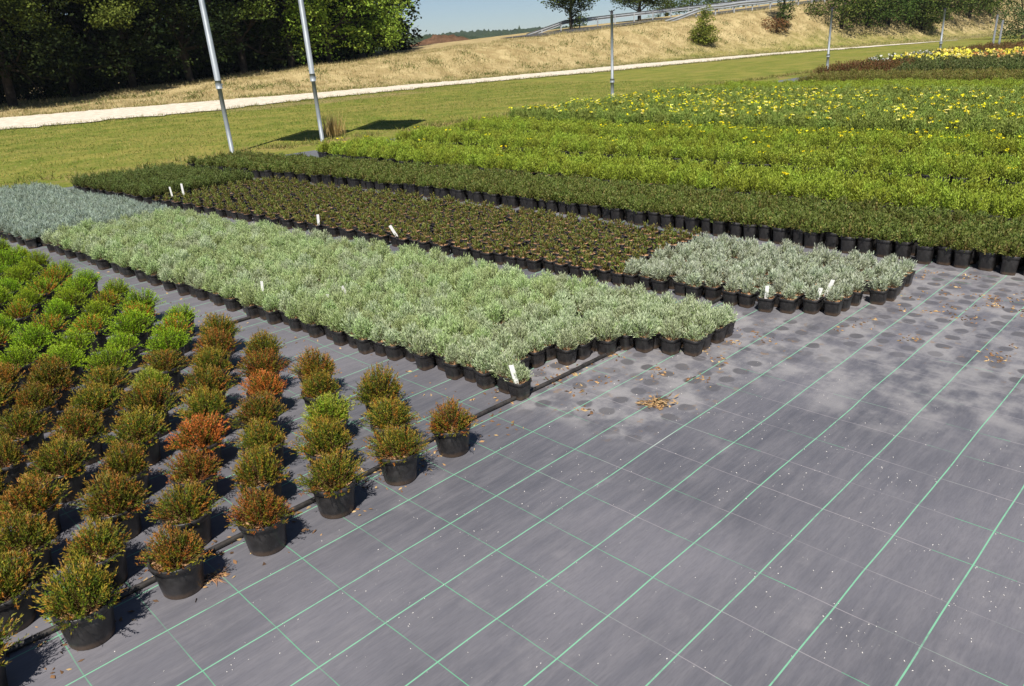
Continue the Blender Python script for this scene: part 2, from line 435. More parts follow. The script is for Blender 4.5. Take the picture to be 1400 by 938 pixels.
# ------------------------------------------------------------------ pots, soil, foliage meshes
def pot_mesh(name, rt, rb, h, square=0.0, seg=24, lip=.006):
    prof = [(rb * .96, 0), (rb, .004), (rt * .955, h * .80), (rt * .96, h * .83), (rt + lip * .4, h * .835), (rt + lip, h * .985), (rt + lip * .6, h), (rt * .955, h), (rt * .94, h * .86), (rt * .90, h * .80)]
    vs_, fs = [], []
    for r, z in prof:
        for k in range(seg):
            an = 2 * math.pi * (k + .5) / seg
            c, s = math.cos(an), math.sin(an)
            p = 2 + square * 8
            q = (abs(c) ** p + abs(s) ** p) ** (-1 / p)
            q = q * (1 - .10 * square)
            vs_.append((r * c * q, r * s * q, z))
    n = len(prof)
    for i in range(n - 1):
        for k in range(seg):
            k2 = (k + 1) % seg
            fs.append((i * seg + k, i * seg + k2, (i + 1) * seg + k2, (i + 1) * seg + k))
    fs.append(tuple(range(seg - 1, -1, -1)))
    me = mesh_np(name, vs_, fs, (MAT['pot'],), smooth=True)
    return me
def soil_mesh(name, r, z, square=0.0, seed=0, chips=40):
    rr = np.random.default_rng(seed); seg = 16; vs_ = [(0, 0, z + .004)]; fs = []
    for i in (1, 2, 3):
        for k in range(seg):
            an = 2 * math.pi * (k + .5) / seg; c, s = math.cos(an), math.sin(an); p = 2 + square * 8
            q = (abs(c) ** p + abs(s) ** p) ** (-1 / p) * (1 - .10 * square)
            vs_.append((r * i / 3 * c * q, r * i / 3 * s * q, z + rr.normal(0, .003) - (i == 3) * .002))
    fs += [(0, 1 + k, 1 + (k + 1) % seg) for k in range(seg)]
    for i in range(2):
        for k in range(seg):
            k2 = (k + 1) % seg
            fs.append((1 + i * seg + k, 1 + (i + 1) * seg + k, 1 + (i + 1) * seg + k2, 1 + i * seg + k2))
    for _ in range(chips):
        a = rr.uniform(0, 6.28); d = r * .95 * math.sqrt(rr.uniform()); c = np.array([math.cos(a) * d, math.sin(a) * d, z + .004])
        e = rr.normal(size=(2, 3)); e[:, 2] *= .35; e *= (r * .11) / np.linalg.norm(e, axis=1, keepdims=True); e[1] *= .5
        o = len(vs_); vs_ += [c - e[0], c - e[1] + (0, 0, .003), c + e[0], c + e[1] + (0, 0, .003)]; fs.append((o, o + 1, o + 2, o + 3))
    return mesh_np(name, vs_, fs, (MAT['soil'],))

def shoots_foliage(name, mat, seed, n_shoot, rad, h0, h1, z0, per, leafL, leafW, colors, spread=.6, stemcol=(.10, .06, .03), droop=0.0, lowcol=None, tipcol=None, leaf_out=.8, tstart=.35, lump=.0):
    """shrublet of shoots fanning out of the soil; every shoot carries narrow leaves. colors: list of (weight, rgb)"""
    rr = np.random.default_rng(seed); L = Leaves()
    a = rr.uniform(0, 2 * math.pi, n_shoot); q = np.sqrt(rr.uniform(0, 1, n_shoot))
    root = np.stack([np.cos(a) * q * rad * (1 - spread), np.sin(a) * q * rad * (1 - spread), np.full(n_shoot, z0)], 1)
    hh = (h0 + (h1 - h0) * rr.uniform(.45, 1, n_shoot)) * (1 - .62 * q ** 2.2)
    lob = 1 + lump * np.sin(a * 2 + rr.uniform(0, 6)) * q + lump * .7 * np.sin(a * 5 + rr.uniform(0, 6)) * q
    rr_ = rad * q * lob
    tip = np.stack([np.cos(a) * rr_, np.sin(a) * rr_, z0 + hh * lob], 1) + rr.normal(0, rad * .05, (n_shoot, 3))
    tip[:, 2] -= droop * q ** 3
    wts = np.array([c[0] for c in colors]); pick = rr.choice(len(colors), n_shoot, p=wts / wts.sum())
    sc = np.array([c[1] for c in colors])[pick] * rr.uniform(.75, 1.25, (n_shoot, 1))
    d = tip - root; ln = np.linalg.norm(d, axis=1)
    L.add(root, d, ln, .0022 + .0006 * rad / .1, stemcol, rr, .3)
    t = np.tile(np.linspace(tstart, 1.0, per), (n_shoot, 1)) + rr.normal(0, .03, (n_shoot, per))
    base = root[:, None] + d[:, None] * np.clip(t, 0, 1.02)[..., None]
    ax = unit(d)
    ld = ax[:, None] + leaf_out * unit(rr.normal(size=(n_shoot * per, 3))).reshape(n_shoot, per, 3) * (1.15 - .5 * np.clip(t, 0, 1))[..., None]
    c = np.repeat(sc[:, None], per, 1)
    if lowcol is not None:
        k = np.clip((.62 - t) / .3, 0, 1)[..., None] * (rr.uniform(0, 1, (n_shoot, per, 1)) < .7); c = c * (1 - k) + np.array(lowcol) * k
    if tipcol is not None:
        k = np.clip((t - .78) / .2, 0, 1)[..., None] * rr.uniform(.2, 1, (n_shoot, 1, 1)); c = c * (1 - k) + np.array(tipcol) * k
    m_ = n_shoot * per
    L.add(base.reshape(-1, 3), ld.reshape(-1, 3), leafL * rr.uniform(.7, 1.25, m_), leafW * rr.uniform(.8, 1.2, m_), c.reshape(-1, 3) * rr.uniform(.85, 1.15, (m_, 1)), rr)
    me = L.mesh(name, mat); me['soil_z'] = z0 + .01
    return me
def bloom_mesh(name, seed, n, rad, z, size, cols, mat=None):
    """open flowers: five petals round a small cone"""
    rr = np.random.default_rng(seed); L = Leaves()
    for i in range(n):
        a = rr.uniform(0, 6.28); q = math.sqrt(rr.uniform()) * rad; c = np.array([math.cos(a) * q, math.sin(a) * q, z * rr.uniform(.86, 1.05)])
        nrm = unit(np.array([[rr.normal(0, .35), rr.normal(0, .35) - .15, 1]]))[0]
        t1 = unit(np.cross(nrm, [[.3, .8, .1]]))[0]; t2 = np.cross(nrm, t1)
        s = size * rr.uniform(.75, 1.2); colr = np.array(cols[rr.integers(len(cols))])
        for k in range(6):
            an = k * math.pi / 3
            d = math.cos(an) * t1 + math.sin(an) * t2 + nrm * .35
            L.add(c[None], d[None], s * .62, s * .55, colr * rr.uniform(.9, 1.1), rr, .6)
    return L.mesh(name, mat or MAT['petal'])

# ---- kinds of plant: list of variants, each a dict of part meshes
HEATH_POT = pot_mesh('heath_pot', .083, .066, .132, 0, 32, .006)
HEATH_SOIL = [soil_mesh('heath_soil', .078, .118, 0, s, 60) for s in (1, 2)]
olive, rust, orange, brown, newg, gold = (.100, .142, .010), (.34, .125, .018), (.58, .17, .03), (.20, .10, .035), (.19, .31, .010), (.28, .27, .022)
def heath(seed, cols, tip, n=300, rad=.126, h=.128, low=(.17, .10, .04)):
    return shoots_foliage('heath_foliage', MAT['leaf'], seed, n, rad, h * .85, h * 1.12, .108, 25, .0125, .0033, cols, .62, (.09, .05, .03), .03, low, tip, 1.0, .22, .17)
HEATH = {
    'olive': [heath(s, [(8, olive), (1.2, rust), (.4, brown), (1, gold)], (.32, .17, .028)) for s in range(21, 29)],
    'rusty': [heath(s, [(5, olive), (3, rust), (.6, brown), (1, gold)], (.34, .16, .03)) for s in range(31, 36)],
    'orange': [heath(s, [(4, olive), (4, orange), (2, rust)], (.42, .12, .03)) for s in (41, 42)],
    'green': [heath(s, [(8, newg), (2, (.10, .17, .012)), (.4, brown)], (.32, .45, .018), 250, .127, .125, (.13, .15, .02)) for s in (51, 52, 53, 54)],
    'partly': [heath(s, [(6, newg), (1.6, orange), (2, olive)], (.27, .36, .02), 250, .127, .125, (.20, .10, .05)) for s in (61, 62)],
    'yellow': [heath(71, [(5, gold), (3, newg), (2, olive)], (.33, .33, .05))],
}
SQ_POT = pot_mesh('square_pot', .052, .041, .095, .55, 24, .003)
SQ_SOIL = [soil_mesh('square_soil', .049, .085, .55, s, 26) for s in (5, 6, 7)]
EV_POT = pot_mesh('deep_pot', .057, .046, .135, .5, 24, .003)
EV_SOIL = [soil_mesh('deep_soil', .053, .122, .5, s, 22) for s in (15, 16)]
lavs = [(5, (.36, .44, .235)), (3, (.42, .49, .29)), (2, (.29, .39, .15))]
LAV = [shoots_foliage('lavender_foliage', MAT['silverleaf'], s, 120, .071, .075, .125, .078, 12, .018, .0042, lavs, .6, (.15, .13, .08), .012, (.26, .30, .17), (.48, .53, .36), .75, .3, .12) for s in (101, 102, 103, 104, 105)]
LAVG = [shoots_foliage('lavender_foliage', MAT['silverleaf'], s, 120, .072, .08, .13, .078, 12, .018, .0042, [(5, (.345, .44, .19)), (3, (.39, .47, .23)), (3, (.29, .40, .12))], .6, (.15, .13, .08), .012, (.24, .31, .11), (.44, .53, .27), .75, .3, .12) for s in (111, 112, 113, 114)]
silv = [(5, (.35, .41, .26)), (3, (.41, .46, .33)), (1, (.28, .35, .18))]
SILVER = [shoots_foliage('silver_foliage', MAT['silverleaf'], s, 62, .058, .06, .105, .08, 12, .021, .0050, silv, .65, (.2, .16, .1), .01, (.25, .27, .18), (.46, .49, .40), .8, .3, .14) for s in (121, 122, 123, 124)]
BLUE = [shoots_foliage('blue_foliage', MAT['silverleaf'], s, 60, .072, .07, .10, .08, 11, .03, .0045, [(5, (.28, .345, .255)), (3, (.33, .39, .305)), (1, (.23, .30, .18))], .6, (.15, .14, .1), .01, (.15, .2, .16), (.31, .38, .34), .75, .3, .12) for s in (131, 132, 133)]
DARK = [shoots_foliage('small_foliage', MAT['leaf'], s, 15, .043, .03, .07, .082, 9, .017, .009, [(5, (.12, .16, .026)), (2, (.19, .145, .04)), (1, (.22, .21, .055))], .7, (.12, .06, .03), .0, (.09, .09, .03), (.16, .17, .04), .9, .3, .2) for s in (141, 142, 143, 144)]
BUSHY = [shoots_foliage('bushy_foliage', MAT['leaf'], s, 70, .075, .09, .15, .08, 12, .018, .008, [(5, (.085, .12, .026)), (2, (.13, .15, .04))], .6, (.1, .06, .03), .0, None, (.13, .17, .04), .9, .2, .12) for s in (151, 152)]
EVER = [shoots_foliage('evergreen_foliage', MAT['leaf'], s, 80, .088, .07, .115, .115, 12, .020, .0105, [(5, (.115, .15, .028)), (3, (.165, .19, .045)), (1.5, (.25, .21, .07))], .6, (.1, .06, .03), .01, None, (.12, .15, .035), .9, .2, .12) for s in (161, 162, 163, 164)]
GREEN = [shoots_foliage('green_foliage', MAT['leaf'], s, 85, .104, .10, .19, .08, 11, .025, .0095, [(6, (.215, .275, .026)), (3, (.265, .33, .036)), (2, (.12, .165, .018))], .6, (.1, .07, .03), .02, (.10, .15, .015), (.31, .39, .04), .9, .25, .26) for s in (171, 172, 173, 174)]
GREY = [shoots_foliage('meadow_foliage', MAT['leaf'], s, 90, .125, .15, .26, .08, 10, .036, .013, [(5, (.20, .275, .045)), (3, (.24, .31, .065)), (2, (.15, .21, .035))], .6, (.1, .08, .04), .02, None, (.23, .28, .06), .85, .25, .2) for s in (181, 182, 183)]
OLIVE = [shoots_foliage('brown_foliage', MAT['leaf'], s, 80, .14, .2, .3, .08, 10, .034, .014, [(5, (.16, .175, .03)), (2, (.19, .13, .04)), (3, (.14, .18, .028))], .6, (.1, .06, .04), .02, None, (.20, .17, .045), .85, .25, .12) for s in (191, 192)]
RED = [shoots_foliage('red_foliage', MAT['leaf'], s, 80, .17, .28, .46, .1, 10, .045, .02, [(4, (.13, .075, .026)), (4, (.095, .10, .022)), (2, (.20, .085, .03))], .6, (.09, .04, .03), .02, None, (.19, .085, .035), .85, .25, .2) for s in (201, 202)]
ROSE = [shoots_foliage('rose_foliage', MAT['leaf'], s, 70, .19, .32, .46, .1, 10, .05, .026, [(5, (.075, .11, .026)), (3, (.10, .13, .035))], .6, (.08, .06, .03), .02, None, (.13, .13, .045), .85, .25, .12) for s in (211, 212)]
YEL, PALE = (.88, .78, .02), (.9, .84, .25)
BL_FEW = [bloom_mesh('yellow_flowers', s, 2, .09, .27, .038, [YEL]) for s in (301, 302)]
BL_MANY = [bloom_mesh('yellow_flowers', s, 4, .12, .32, .043, [YEL, YEL, YEL, PALE]) for s in (311, 312, 313)]
BL_WHITE = [bloom_mesh('white_flowers', s, 4, .12, .36, .045, [(.75, .75, .68)]) for s in (321,)]
BL_ROSE = [bloom_mesh('yellow_blooms', s, 4, .17, .54, .12, [(.86, .76, .14), (.87, .80, .34), (.88, .76, .08)]) for s in (331, 332)]
BL_PEACH = [bloom_mesh('peach_blooms', s, 4, .17, .54, .11, [(.8, .4, .12), (.82, .5, .2), (.8, .65, .25)]) for s in (341,)]
BL_RW = [bloom_mesh('white_blooms', s, 5, .17, .54, .07, [(.75, .74, .68)]) for s in (351,)]
BIG_POT = pot_mesh('nursery_pot', .075, .06, .11, .2, 20, .004)
BIG_SOIL = [soil_mesh('nursery_soil', .070, .096, .2, 9, 20)]

def make_plant(name, X, Y, parts, label, cat, group, rz=0.0, frz=0.0, scale=1.0, lean=0.0):
    """parts: list of (part name, mesh)"""
    t = bpy.data.objects.new(name, None); col.objects.link(t)
    t.empty_display_size = .05
    t.location = (X, Y, CZ); t.rotation_euler = (random.gauss(0, .012), random.gauss(0, .012), rz)
    tag(t, label, cat, group)
    for pn, me in parts:
        o = bpy.data.objects.new(pn, me); col.objects.link(o); o.parent = t
        if pn in ('flowers', 'blooms'): o['kind'] = 'stuff'
        if pn not in ('pot', 'soil'):
            if pn == 'foliage': sz = scale * random.uniform(.88, 1.12); z0 = me['soil_z']
            o.rotation_euler = (0, 0, frz); o.scale = (scale, scale, sz); o.location.z = z0 * (1 - sz)
    return t

def instanced_stuff(name, pts, variants, label, cat):
    """the remaining plants of a bed as one object: geometry nodes place the same part meshes on points"""
    if not len(pts): return
    pts = np.asarray(pts, float)
    me = bpy.data.meshes.new(name); me.vertices.add(len(pts)); me.vertices.foreach_set('co', np.c_[pts[:, :2], np.full(len(pts), CZ)].astype(np.float32).ravel())
    n = len(pts)
    av = me.attributes.new('var', 'INT', 'POINT'); av.data.foreach_set('value', rng.integers(0, len(variants), n).astype(np.int32) if pts.shape[1] < 3 else pts[:, 2].astype(np.int32))
    ar = me.attributes.new('rot', 'FLOAT', 'POINT'); ar.data.foreach_set('value', (ANG + rng.integers(0, 4, n) * math.pi / 2 + rng.normal(0, .12, n)).astype(np.float32))
    asx = me.attributes.new('scl', 'FLOAT', 'POINT'); asx.data.foreach_set('value', rng.triangular(.76, 1.02, 1.15, n).astype(np.float32))
    o = obj(name, me)
    ng = bpy.data.node_groups.new(name, 'GeometryNodeTree')
    ng.interface.new_socket('Geometry', in_out='INPUT', socket_type='NodeSocketGeometry')
    ng.interface.new_socket('Geometry', in_out='OUTPUT', socket_type='NodeSocketGeometry')
    gi = ng.nodes.new('NodeGroupInput'); go = ng.nodes.new('NodeGroupOutput'); J = ng.nodes.new('GeometryNodeJoinGeometry')
    def named(nm, ty):
        q = ng.nodes.new('GeometryNodeInputNamedAttribute'); q.data_type = ty; q.inputs[0].default_value = nm
        return next(s for s in q.outputs if s.enabled and s.name == 'Attribute')
    var, rot, scl = named('var', 'INT'), named('rot', 'FLOAT'), named('scl', 'FLOAT')
    cx = ng.nodes.new('ShaderNodeCombineXYZ'); ng.links.new(rot, cx.inputs[2])
    cs = ng.nodes.new('ShaderNodeCombineXYZ')
    for i in range(3): ng.links.new(scl, cs.inputs[i])
    for k, objs in enumerate(variants):
        j = ng.nodes.new('GeometryNodeJoinGeometry')
        for ob in objs:
            oi = ng.nodes.new('GeometryNodeObjectInfo'); oi.transform_space = 'ORIGINAL'; oi.inputs[0].default_value = ob; oi.inputs['As Instance'].default_value = False
            ng.links.new(oi.outputs['Geometry'], j.inputs[0])
        cmp_ = ng.nodes.new('FunctionNodeCompare'); cmp_.data_type = 'INT'; cmp_.operation = 'EQUAL'
        ii = [s for s in cmp_.inputs if s.enabled and s.type == 'INT']
        ng.links.new(var, ii[0]); ii[1].default_value = k
        ip = ng.nodes.new('GeometryNodeInstanceOnPoints')
        ng.links.new(gi.outputs[0], ip.inputs['Points']); ng.links.new(cmp_.outputs[0], ip.inputs['Selection'])
        ng.links.new(j.outputs[0], ip.inputs['Instance']); ng.links.new(cx.outputs[0], ip.inputs['Rotation']); ng.links.new(cs.outputs[0], ip.inputs['Scale'])
        ng.links.new(ip.outputs[0], J.inputs[0])
    ng.links.new(J.outputs[0], go.inputs[0])
    md = o.modifiers.new('plants', 'NODES'); md.node_group = ng
    return stuff(o, label, cat)

SLOTS = []
def bed(name, slots, variants, individual, labels, cat, group, rest_label, margin=40):
    """slots: (u, v, row, column, edge flag, variant or None). variants: list of part lists. The nearest in view are things, the others one object."""
    S = []
    for s in slots:
        X, Y = W2(s[0], s[1]); SLOTS.append((X, Y))
        vis = in_view(X, Y, .15, margin, 30)
        S.append((math.hypot(X, Y), vis, X, Y, s))
    S.sort(key=lambda q: (not q[1], q[0]))
    srcs = {}; rest = []
    for i, (d, vis, X, Y, s) in enumerate(S):
        k = s[5] if s[5] is not None else int(rng.integers(len(variants)))
        if vis and i < individual:
            t = make_plant(name, X, Y, variants[k], labels(s), cat, group, ANG + random.gauss(0, .1), random.uniform(0, 6.28), random.triangular(.74, 1.16, 1.02))
            srcs.setdefault(k, list(t.children))
        else: rest.append((X, Y, k))
    if rest:
        for k in set(r[2] for r in rest):
            if k not in srcs:      # borrow a near plant's parts of any variant
                srcs[k] = next(iter(srcs.values()))
        ks = sorted(srcs)
        rest = [(x, y, ks.index(k)) for x, y, k in rest]
        instanced_stuff(name + '_mass', rest, [srcs[k] for k in ks], rest_label, cat)

# ------------------------------------------------------------------ irrigation pipes
def pipe(us_, v, label, r=.0105):
    pts = []
    for i, u in enumerate(us_):
        x, y = W2(u, v + .012 * math.sin(u * 2.1) + .006 * math.sin(u * 5.3)); pts.append((x, y, CZ + r))
    b = MB(); b.tube(pts, r, 10)
    return tag(obj('irrigation_pipe', b.mesh('irrigation_pipe', MAT['pipe'], True)), label, 'pipe', 'irrigation pipes')
pipe(np.arange(-.8, 5.5, .12), -2.428, 'black irrigation pipe behind the front row of heathers, running under the lavender end')
pipe(np.arange(-.8, 3.6, .12), -4.72, 'short visible length of black pipe between heathers and lavender bed, farther back')

# ------------------------------------------------------------------ heathers in large round pots
rows = {}
for k in range(0, 34):
    v = -2.30 - .2475 * k
    lim = 1.90 - .045 * (abs(v) - 2.3)
    off = .345 + .137 * k
    i0 = math.floor((-3.2 - off) / .303)
    lst = []
    for i in range(i0, 60):
        u = off + .303 * i
        if u > lim: break
        lst.append(u)
    rows[k] = (v, lst)
SPECIAL = {}
for (x, y), kind in {(268, 572): 'orange', (345, 683): 'rusty', (441, 546): 'yellow', (416, 520): 'orange', (353, 518): 'orange', (358, 485): 'rusty', (138, 409): 'partly', (124, 431): 'partly', (52, 393): 'partly', (196, 510): 'yellow',
                     (222, 438): 'green', (213, 460): 'green', (239, 425): 'green', (285, 439): 'green', (161, 451): 'green', (187, 419): 'partly', (131, 478): 'green', (89, 457): 'green', (69, 483): 'green', (43, 506): 'green', (259, 620): 'rusty'}.items():
    SPECIAL[(x, y)] = kind
words = {'olive': 'olive brown', 'rusty': 'rust brown', 'orange': 'orange red', 'green': 'fresh green', 'partly': 'green and orange', 'yellow': 'yellow green'}
for k, (v, lst) in rows.items():
    for r_, u in enumerate(reversed(lst)):
        uu = u + random.gauss(0, .010); vv = v + random.gauss(0, .010)
        X, Y = W2(uu, vv)
        if not in_view(X, Y, .2, 170, 170): continue
        px, py, _ = project((X, Y, .22))
        kind, best = None, 11
        for (sx, sy), kd in SPECIAL.items():
            dd = math.hypot(sx - px, sy - py)
            if dd < best: best, kind = dd, kd
        if kind is None:
            bound = 500 if px < 210 else 478 - (px - 210) * .55
            if py < bound: kind = random.choices(['green', 'partly'], [8, 1.5])[0]
            else: kind = random.choices(['olive', 'rusty'], [7, 1.4])[0]
        me = random.choice(HEATH[kind])
        sc = random.uniform(.82, 1.07)
        make_plant('potted_heather', X, Y, [('pot', HEATH_POT), ('soil', random.choice(HEATH_SOIL)), ('foliage', me)],
                   f'{words[kind]} heather in round black pot, {ordinal(r_ + 1)} from the right, {ordinal(k + 1)} row back', 'heather',
                   'heathers in large round pots', random.uniform(0, 6.28), random.uniform(0, 6.28), sc)

# ------------------------------------------------------------------ dense beds of small pots
def lattice(u_near, rows_n, v0, v1, s, keep=lambda u, v: True, drop=.012, jit=.008, variant=lambda u, v: None, s2=None, widen=0.0):
    out = []; s2 = s2 or s
    ncol = int((v0 - v1) / s2)
    for j in range(ncol):
        v = v0 - (j + .5) * s2
        for i in range(rows_n):
            u = u_near(v) + (i + .5) * s * (1 + widen * 0) + (.0 if (j % 2 == 0) else .28 * s)
            if random.random() < drop and i > 0 and v < -2.75: continue
            uu, vv = u + random.gauss(0, jit), v + random.gauss(0, jit)
            if keep(uu, vv): out.append((uu, vv, i, j, i == 0, variant(uu, vv)))
    return out
# long lavender bed
_vu, _ve = [2.2, 2.46, 2.56, 2.85, 2.95, 3.08, 3.2, 3.35, 3.9], [-2.36, -2.36, -2.58, -2.58, -2.47, -2.42, -2.30, -2.04, -2.02]
lav_near = lambda v: 2.36 + .075 * (v + 2.4) - (.03 if v < -3.4 else 0)
lav_var = lambda u, v: (int(random.random() * 5) if (v > -2.9 or random.random() < .35) else 5 + int(random.random() * 4))
lv = lattice(lav_near, 13, -1.9, -8.55, .117, lambda u, v: v <= np.interp(u, _vu, _ve) and u < 3.80 + .095 * (v + 2.2), variant=lav_var, drop=.035, jit=.012)
def lab_lav(s):
    return f'silver-green potted lavender, {ordinal(s[2] + 1)} row from the heathers, {ordinal(s[3] - 1)} column from the bare cloth'
lavparts = [[('pot', SQ_POT), ('soil', SQ_SOIL[i % 3]), ('foliage', m_)] for i, m_ in enumerate(LAV + LAVG)]
bed('potted_lavender', lv, lavparts, 300, lab_lav, 'lavender', 'lavenders of the long bed', 'dense mass of silver-green lavender in the long bed')
# blue-grey plants beyond it
bl = lattice(lambda v: lav_near(-8.5) + .085 * (v + 8.5) - .05, 12, -8.6, -12.6, .122, lambda u, v: v < -8.55 - .25 * (u - 1.7) * 0)
bed('blue_grey_potted_plant', bl, [[('pot', SQ_POT), ('soil', SQ_SOIL[i % 3]), ('foliage', m_)] for i, m_ in enumerate(BLUE)], 300,
    lambda s: f'blue-grey potted plant, {ordinal(s[2] + 1)} row from the heathers, {ordinal(s[3] + 1)} column beyond the lavender',
    'potted plant', 'blue-grey plants beyond the lavender', 'blue-grey tufted plants massed beyond the lavender')
# second strip: silver end, small dark plants, bushy far end
s2_near = lambda v: 4.24 + .095 * (v + 2.0) + (.10 if v > -1.9 else 0)
def s2_far(v): return 5.36 + .065 * (v + 2.0)
sv = lattice(s2_near, 13, -1.55, -3.3, .122, lambda u, v: u < s2_far(v) and v <= np.interp(u, [4.0, 4.3, 4.5, 4.9, 5.5], [-1.98, -1.9, -1.66, -1.58, -1.5]) and v > -3.12 - .06 * (u - 4.1), drop=.03, jit=.012)
bed('potted_silver_shrub', sv, [[('pot', SQ_POT), ('soil', SQ_SOIL[i % 3]), ('foliage', m_)] for i, m_ in enumerate(SILVER)], 300,
    lambda s: f'whitish silver potted plant, {ordinal(s[2] + 1)} row from the lavender, {ordinal(s[3] + 1)} column from the right',
    'potted plant', 'silver plants at the end of the second strip', 'silver plants')
s3_near = lambda v: 5.84 + .035 * (v + 1.5) - (.012 * (v + 6) ** 2 if v < -6 else 0) * .9
dk = lattice(s2_near, 15, -3.12, -9.9, .122, lambda u, v: u < s3_near(v) - .31 and v <= -3.14 - .06 * (u - 4.1), drop=.01)
bed('small_potted_plant', dk, [[('pot', SQ_POT), ('soil', SQ_SOIL[i % 3]), ('foliage', m_)] for i, m_ in enumerate(DARK)], 300,
    lambda s: f'small dark plant on brown soil, {ordinal(s[2] + 1)} row from lavender, {ordinal(s[3] + 1)} column past silver block',
    'potted plant', 'small dark plants of the second strip', 'small dark green plants with brown soil massed in the second strip')
bu = lattice(s2_near, 12, -9.95, -12.3, .125, lambda u, v: True)
bed('potted_bushy_shrub', bu, [[('pot', SQ_POT), ('soil', SQ_SOIL[i % 3]), ('foliage', m_)] for i, m_ in enumerate(BUSHY)], 300,
    lambda s: f'bushy green potted shrub of the far left block, {ordinal(s[2] + 1)} row from front, {ordinal(s[3] + 1)} from right',
    'shrub', 'bushy shrubs at the far end of the second strip', 'bushy shrubs')
# third strip: dark evergreen
s3_near = lambda v: 5.84 + .035 * (v + 1.5) - (.012 * (v + 6) ** 2 if v < -6 else 0) * .9
ev = lattice(s3_near, 7, 1.6, -12.35, .135, drop=.006)
bed('potted_evergreen', ev, [[('pot', EV_POT), ('soil', EV_SOIL[i % 2]), ('foliage', m_)] for i, m_ in enumerate(EVER)], 300,
    lambda s: f'dark evergreen potted shrub of the third strip, {ordinal(s[2] + 1)} row from front, {ordinal(s[3] - 9)} column from right',
    'shrub', 'dark evergreens of the third strip', 'dark evergreen shrubs massed in the third strip')
# bright green beds
gr = []
g_near = lambda v: 7.02 + .02 * (v + 5)
for r0, nr, b0 in ((7.06, 6, 0), (8.76, 6, 8), (10.46, 6, 19)):
    part = lattice(lambda v, r0=r0: r0 + .02 * (v + 5), nr, 1.5, -11.75 - .12 * (r0 - 7), .178, drop=.03, jit=.014, variant=lambda u, v: (4 + int(random.random() * 2)) if random.random() < (.02 + .006 * max(0, u - 7) + (.25 if u > 10.2 and v > -7.5 else 0)) else int(random.random() * 4))
    gr += [(a, b, c + b0, d, b0 == 0 and e, f_) for a, b, c, d, e, f_ in part]
nfield = lattice(lambda v: 19.0, 15, -2.0, -12.2, .19, drop=.01, jit=.015, variant=lambda u, v: int(random.random() * 4))
gr += [(a, b, c + 30, d, False, f_) for a, b, c, d, e, f_ in nfield]
gparts = [[('pot', BIG_POT), ('soil', BIG_SOIL[0]), ('foliage', m_)] for m_ in GREEN] + [[('pot', BIG_POT), ('soil', BIG_SOIL[0]), ('foliage', GREEN[i]), ('flowers', BL_FEW[i])] for i in (0, 1)]
gr = [q for q in gr if not (8.24 < q[0] < 8.74 or 9.94 < q[0] < 10.44)]
bed('potted_green_shrub', gr, gparts, 300,
    lambda s: f'bright green potted shrub, {ordinal(s[2] + 1)} row behind the dark evergreens, {ordinal(s[3] + 1)} column from right',
    'shrub', 'bright green shrubs of the big field', 'bright yellow-green shrubs massed over the big field')
# grey-green flowering bed
def fl_var(u, v):
    p = .62 if (v < -6.5 and u > 13.0) else .36
    if u > 16.2 and random.random() < .15: return 6
    if u > 17.9: p = .08
    return 3 + int(random.random() * 3) if random.random() < p else int(random.random() * 3)
fl = [q for q in lattice(lambda v: 12.15 + .0 * v, 30, -1.5, -12.3, .225, drop=.02, jit=.02, variant=fl_var) if (q[0] - 12.1) % 1.75 < 1.22]
fl += lattice(lambda v: 12.35, 30, 1.2, -1.5, .225, variant=fl_var)
fparts = [[('pot', BIG_POT), ('foliage', m_)] for m_ in GREY] + [[('pot', BIG_POT), ('foliage', m_), ('flowers', b_)] for m_, b_ in zip(GREY, BL_MANY)] + [[('pot', BIG_POT), ('foliage', GREY[0]), ('flowers', BL_WHITE[0])]]
bed('potted_flowering_shrub', fl, fparts, 300, lambda s: f'grey-green shrub of the yellow flowering belt, {ordinal(s[2] + 1)} row from front, {ordinal(s[3] + 1)} column from right', 'shrub', 'flowering shrubs in the middle of the field', 'grey-green shrubs dotted with yellow and white flowers, far part of the belt')
# farther belts
ol = lattice(lambda v: 22.0, 10, -3.5, -10.7, .24, drop=.01, jit=.02)
ol += lattice(lambda v: 22.0, 10, -.5, -3.5, .24)
bed('potted_brown_shrub', ol, [[('pot', BIG_POT), ('foliage', m_)] for m_ in OLIVE], 300, lambda s: f'olive brown shrub of the narrow far belt, {ordinal(s[2] + 1)} row from front, {ordinal(s[3] + 1)} column from right', 'shrub', 'olive brown shrubs beyond the field', 'olive brown shrubs of the far belt')
rd = lattice(lambda v: 24.5, 9, -9.0, -11.3, .34, drop=.01, jit=.03) + lattice(lambda v: 34.5, 18, -5.5, -11, .42, drop=.01, jit=.03)
bed('red_leaved_shrub', rd, [[('pot', BIG_POT), ('foliage', m_)] for m_ in RED], 300, lambda s: ('red-brown shrub of the block before the yellow roses, ' if s[0] < 31 else 'red-brown shrub behind the yellow roses, ') + f'{ordinal(s[2] + 1)} row, {ordinal(s[3] + 1)} column from right', 'shrub', 'red-leaved shrubs', 'red-brown shrubs of the farthest block')
rs = lattice(lambda v: 24.5, 8, -4.5, -9.0, .36, drop=.01, jit=.03, variant=lambda u, v: int(random.random() * 2)) \
   + lattice(lambda v: 27.5, 16, -5.2, -11.2, .40, drop=.01, jit=.04, variant=lambda u, v: ((5 if random.random() < .6 else 0) if v > -7.6 and u < 30.5 else (6 if v < -10.1 else (2 + int(random.random() * 3) if random.random() < .62 else 1))))
rparts = [[('pot', BIG_POT), ('foliage', m_)] for m_ in ROSE] + [[('pot', BIG_POT), ('foliage', ROSE[i % 2]), ('blooms', b_)] for i, b_ in enumerate([BL_ROSE[0], BL_ROSE[1], BL_ROSE[0], BL_PEACH[0], BL_RW[0]])]
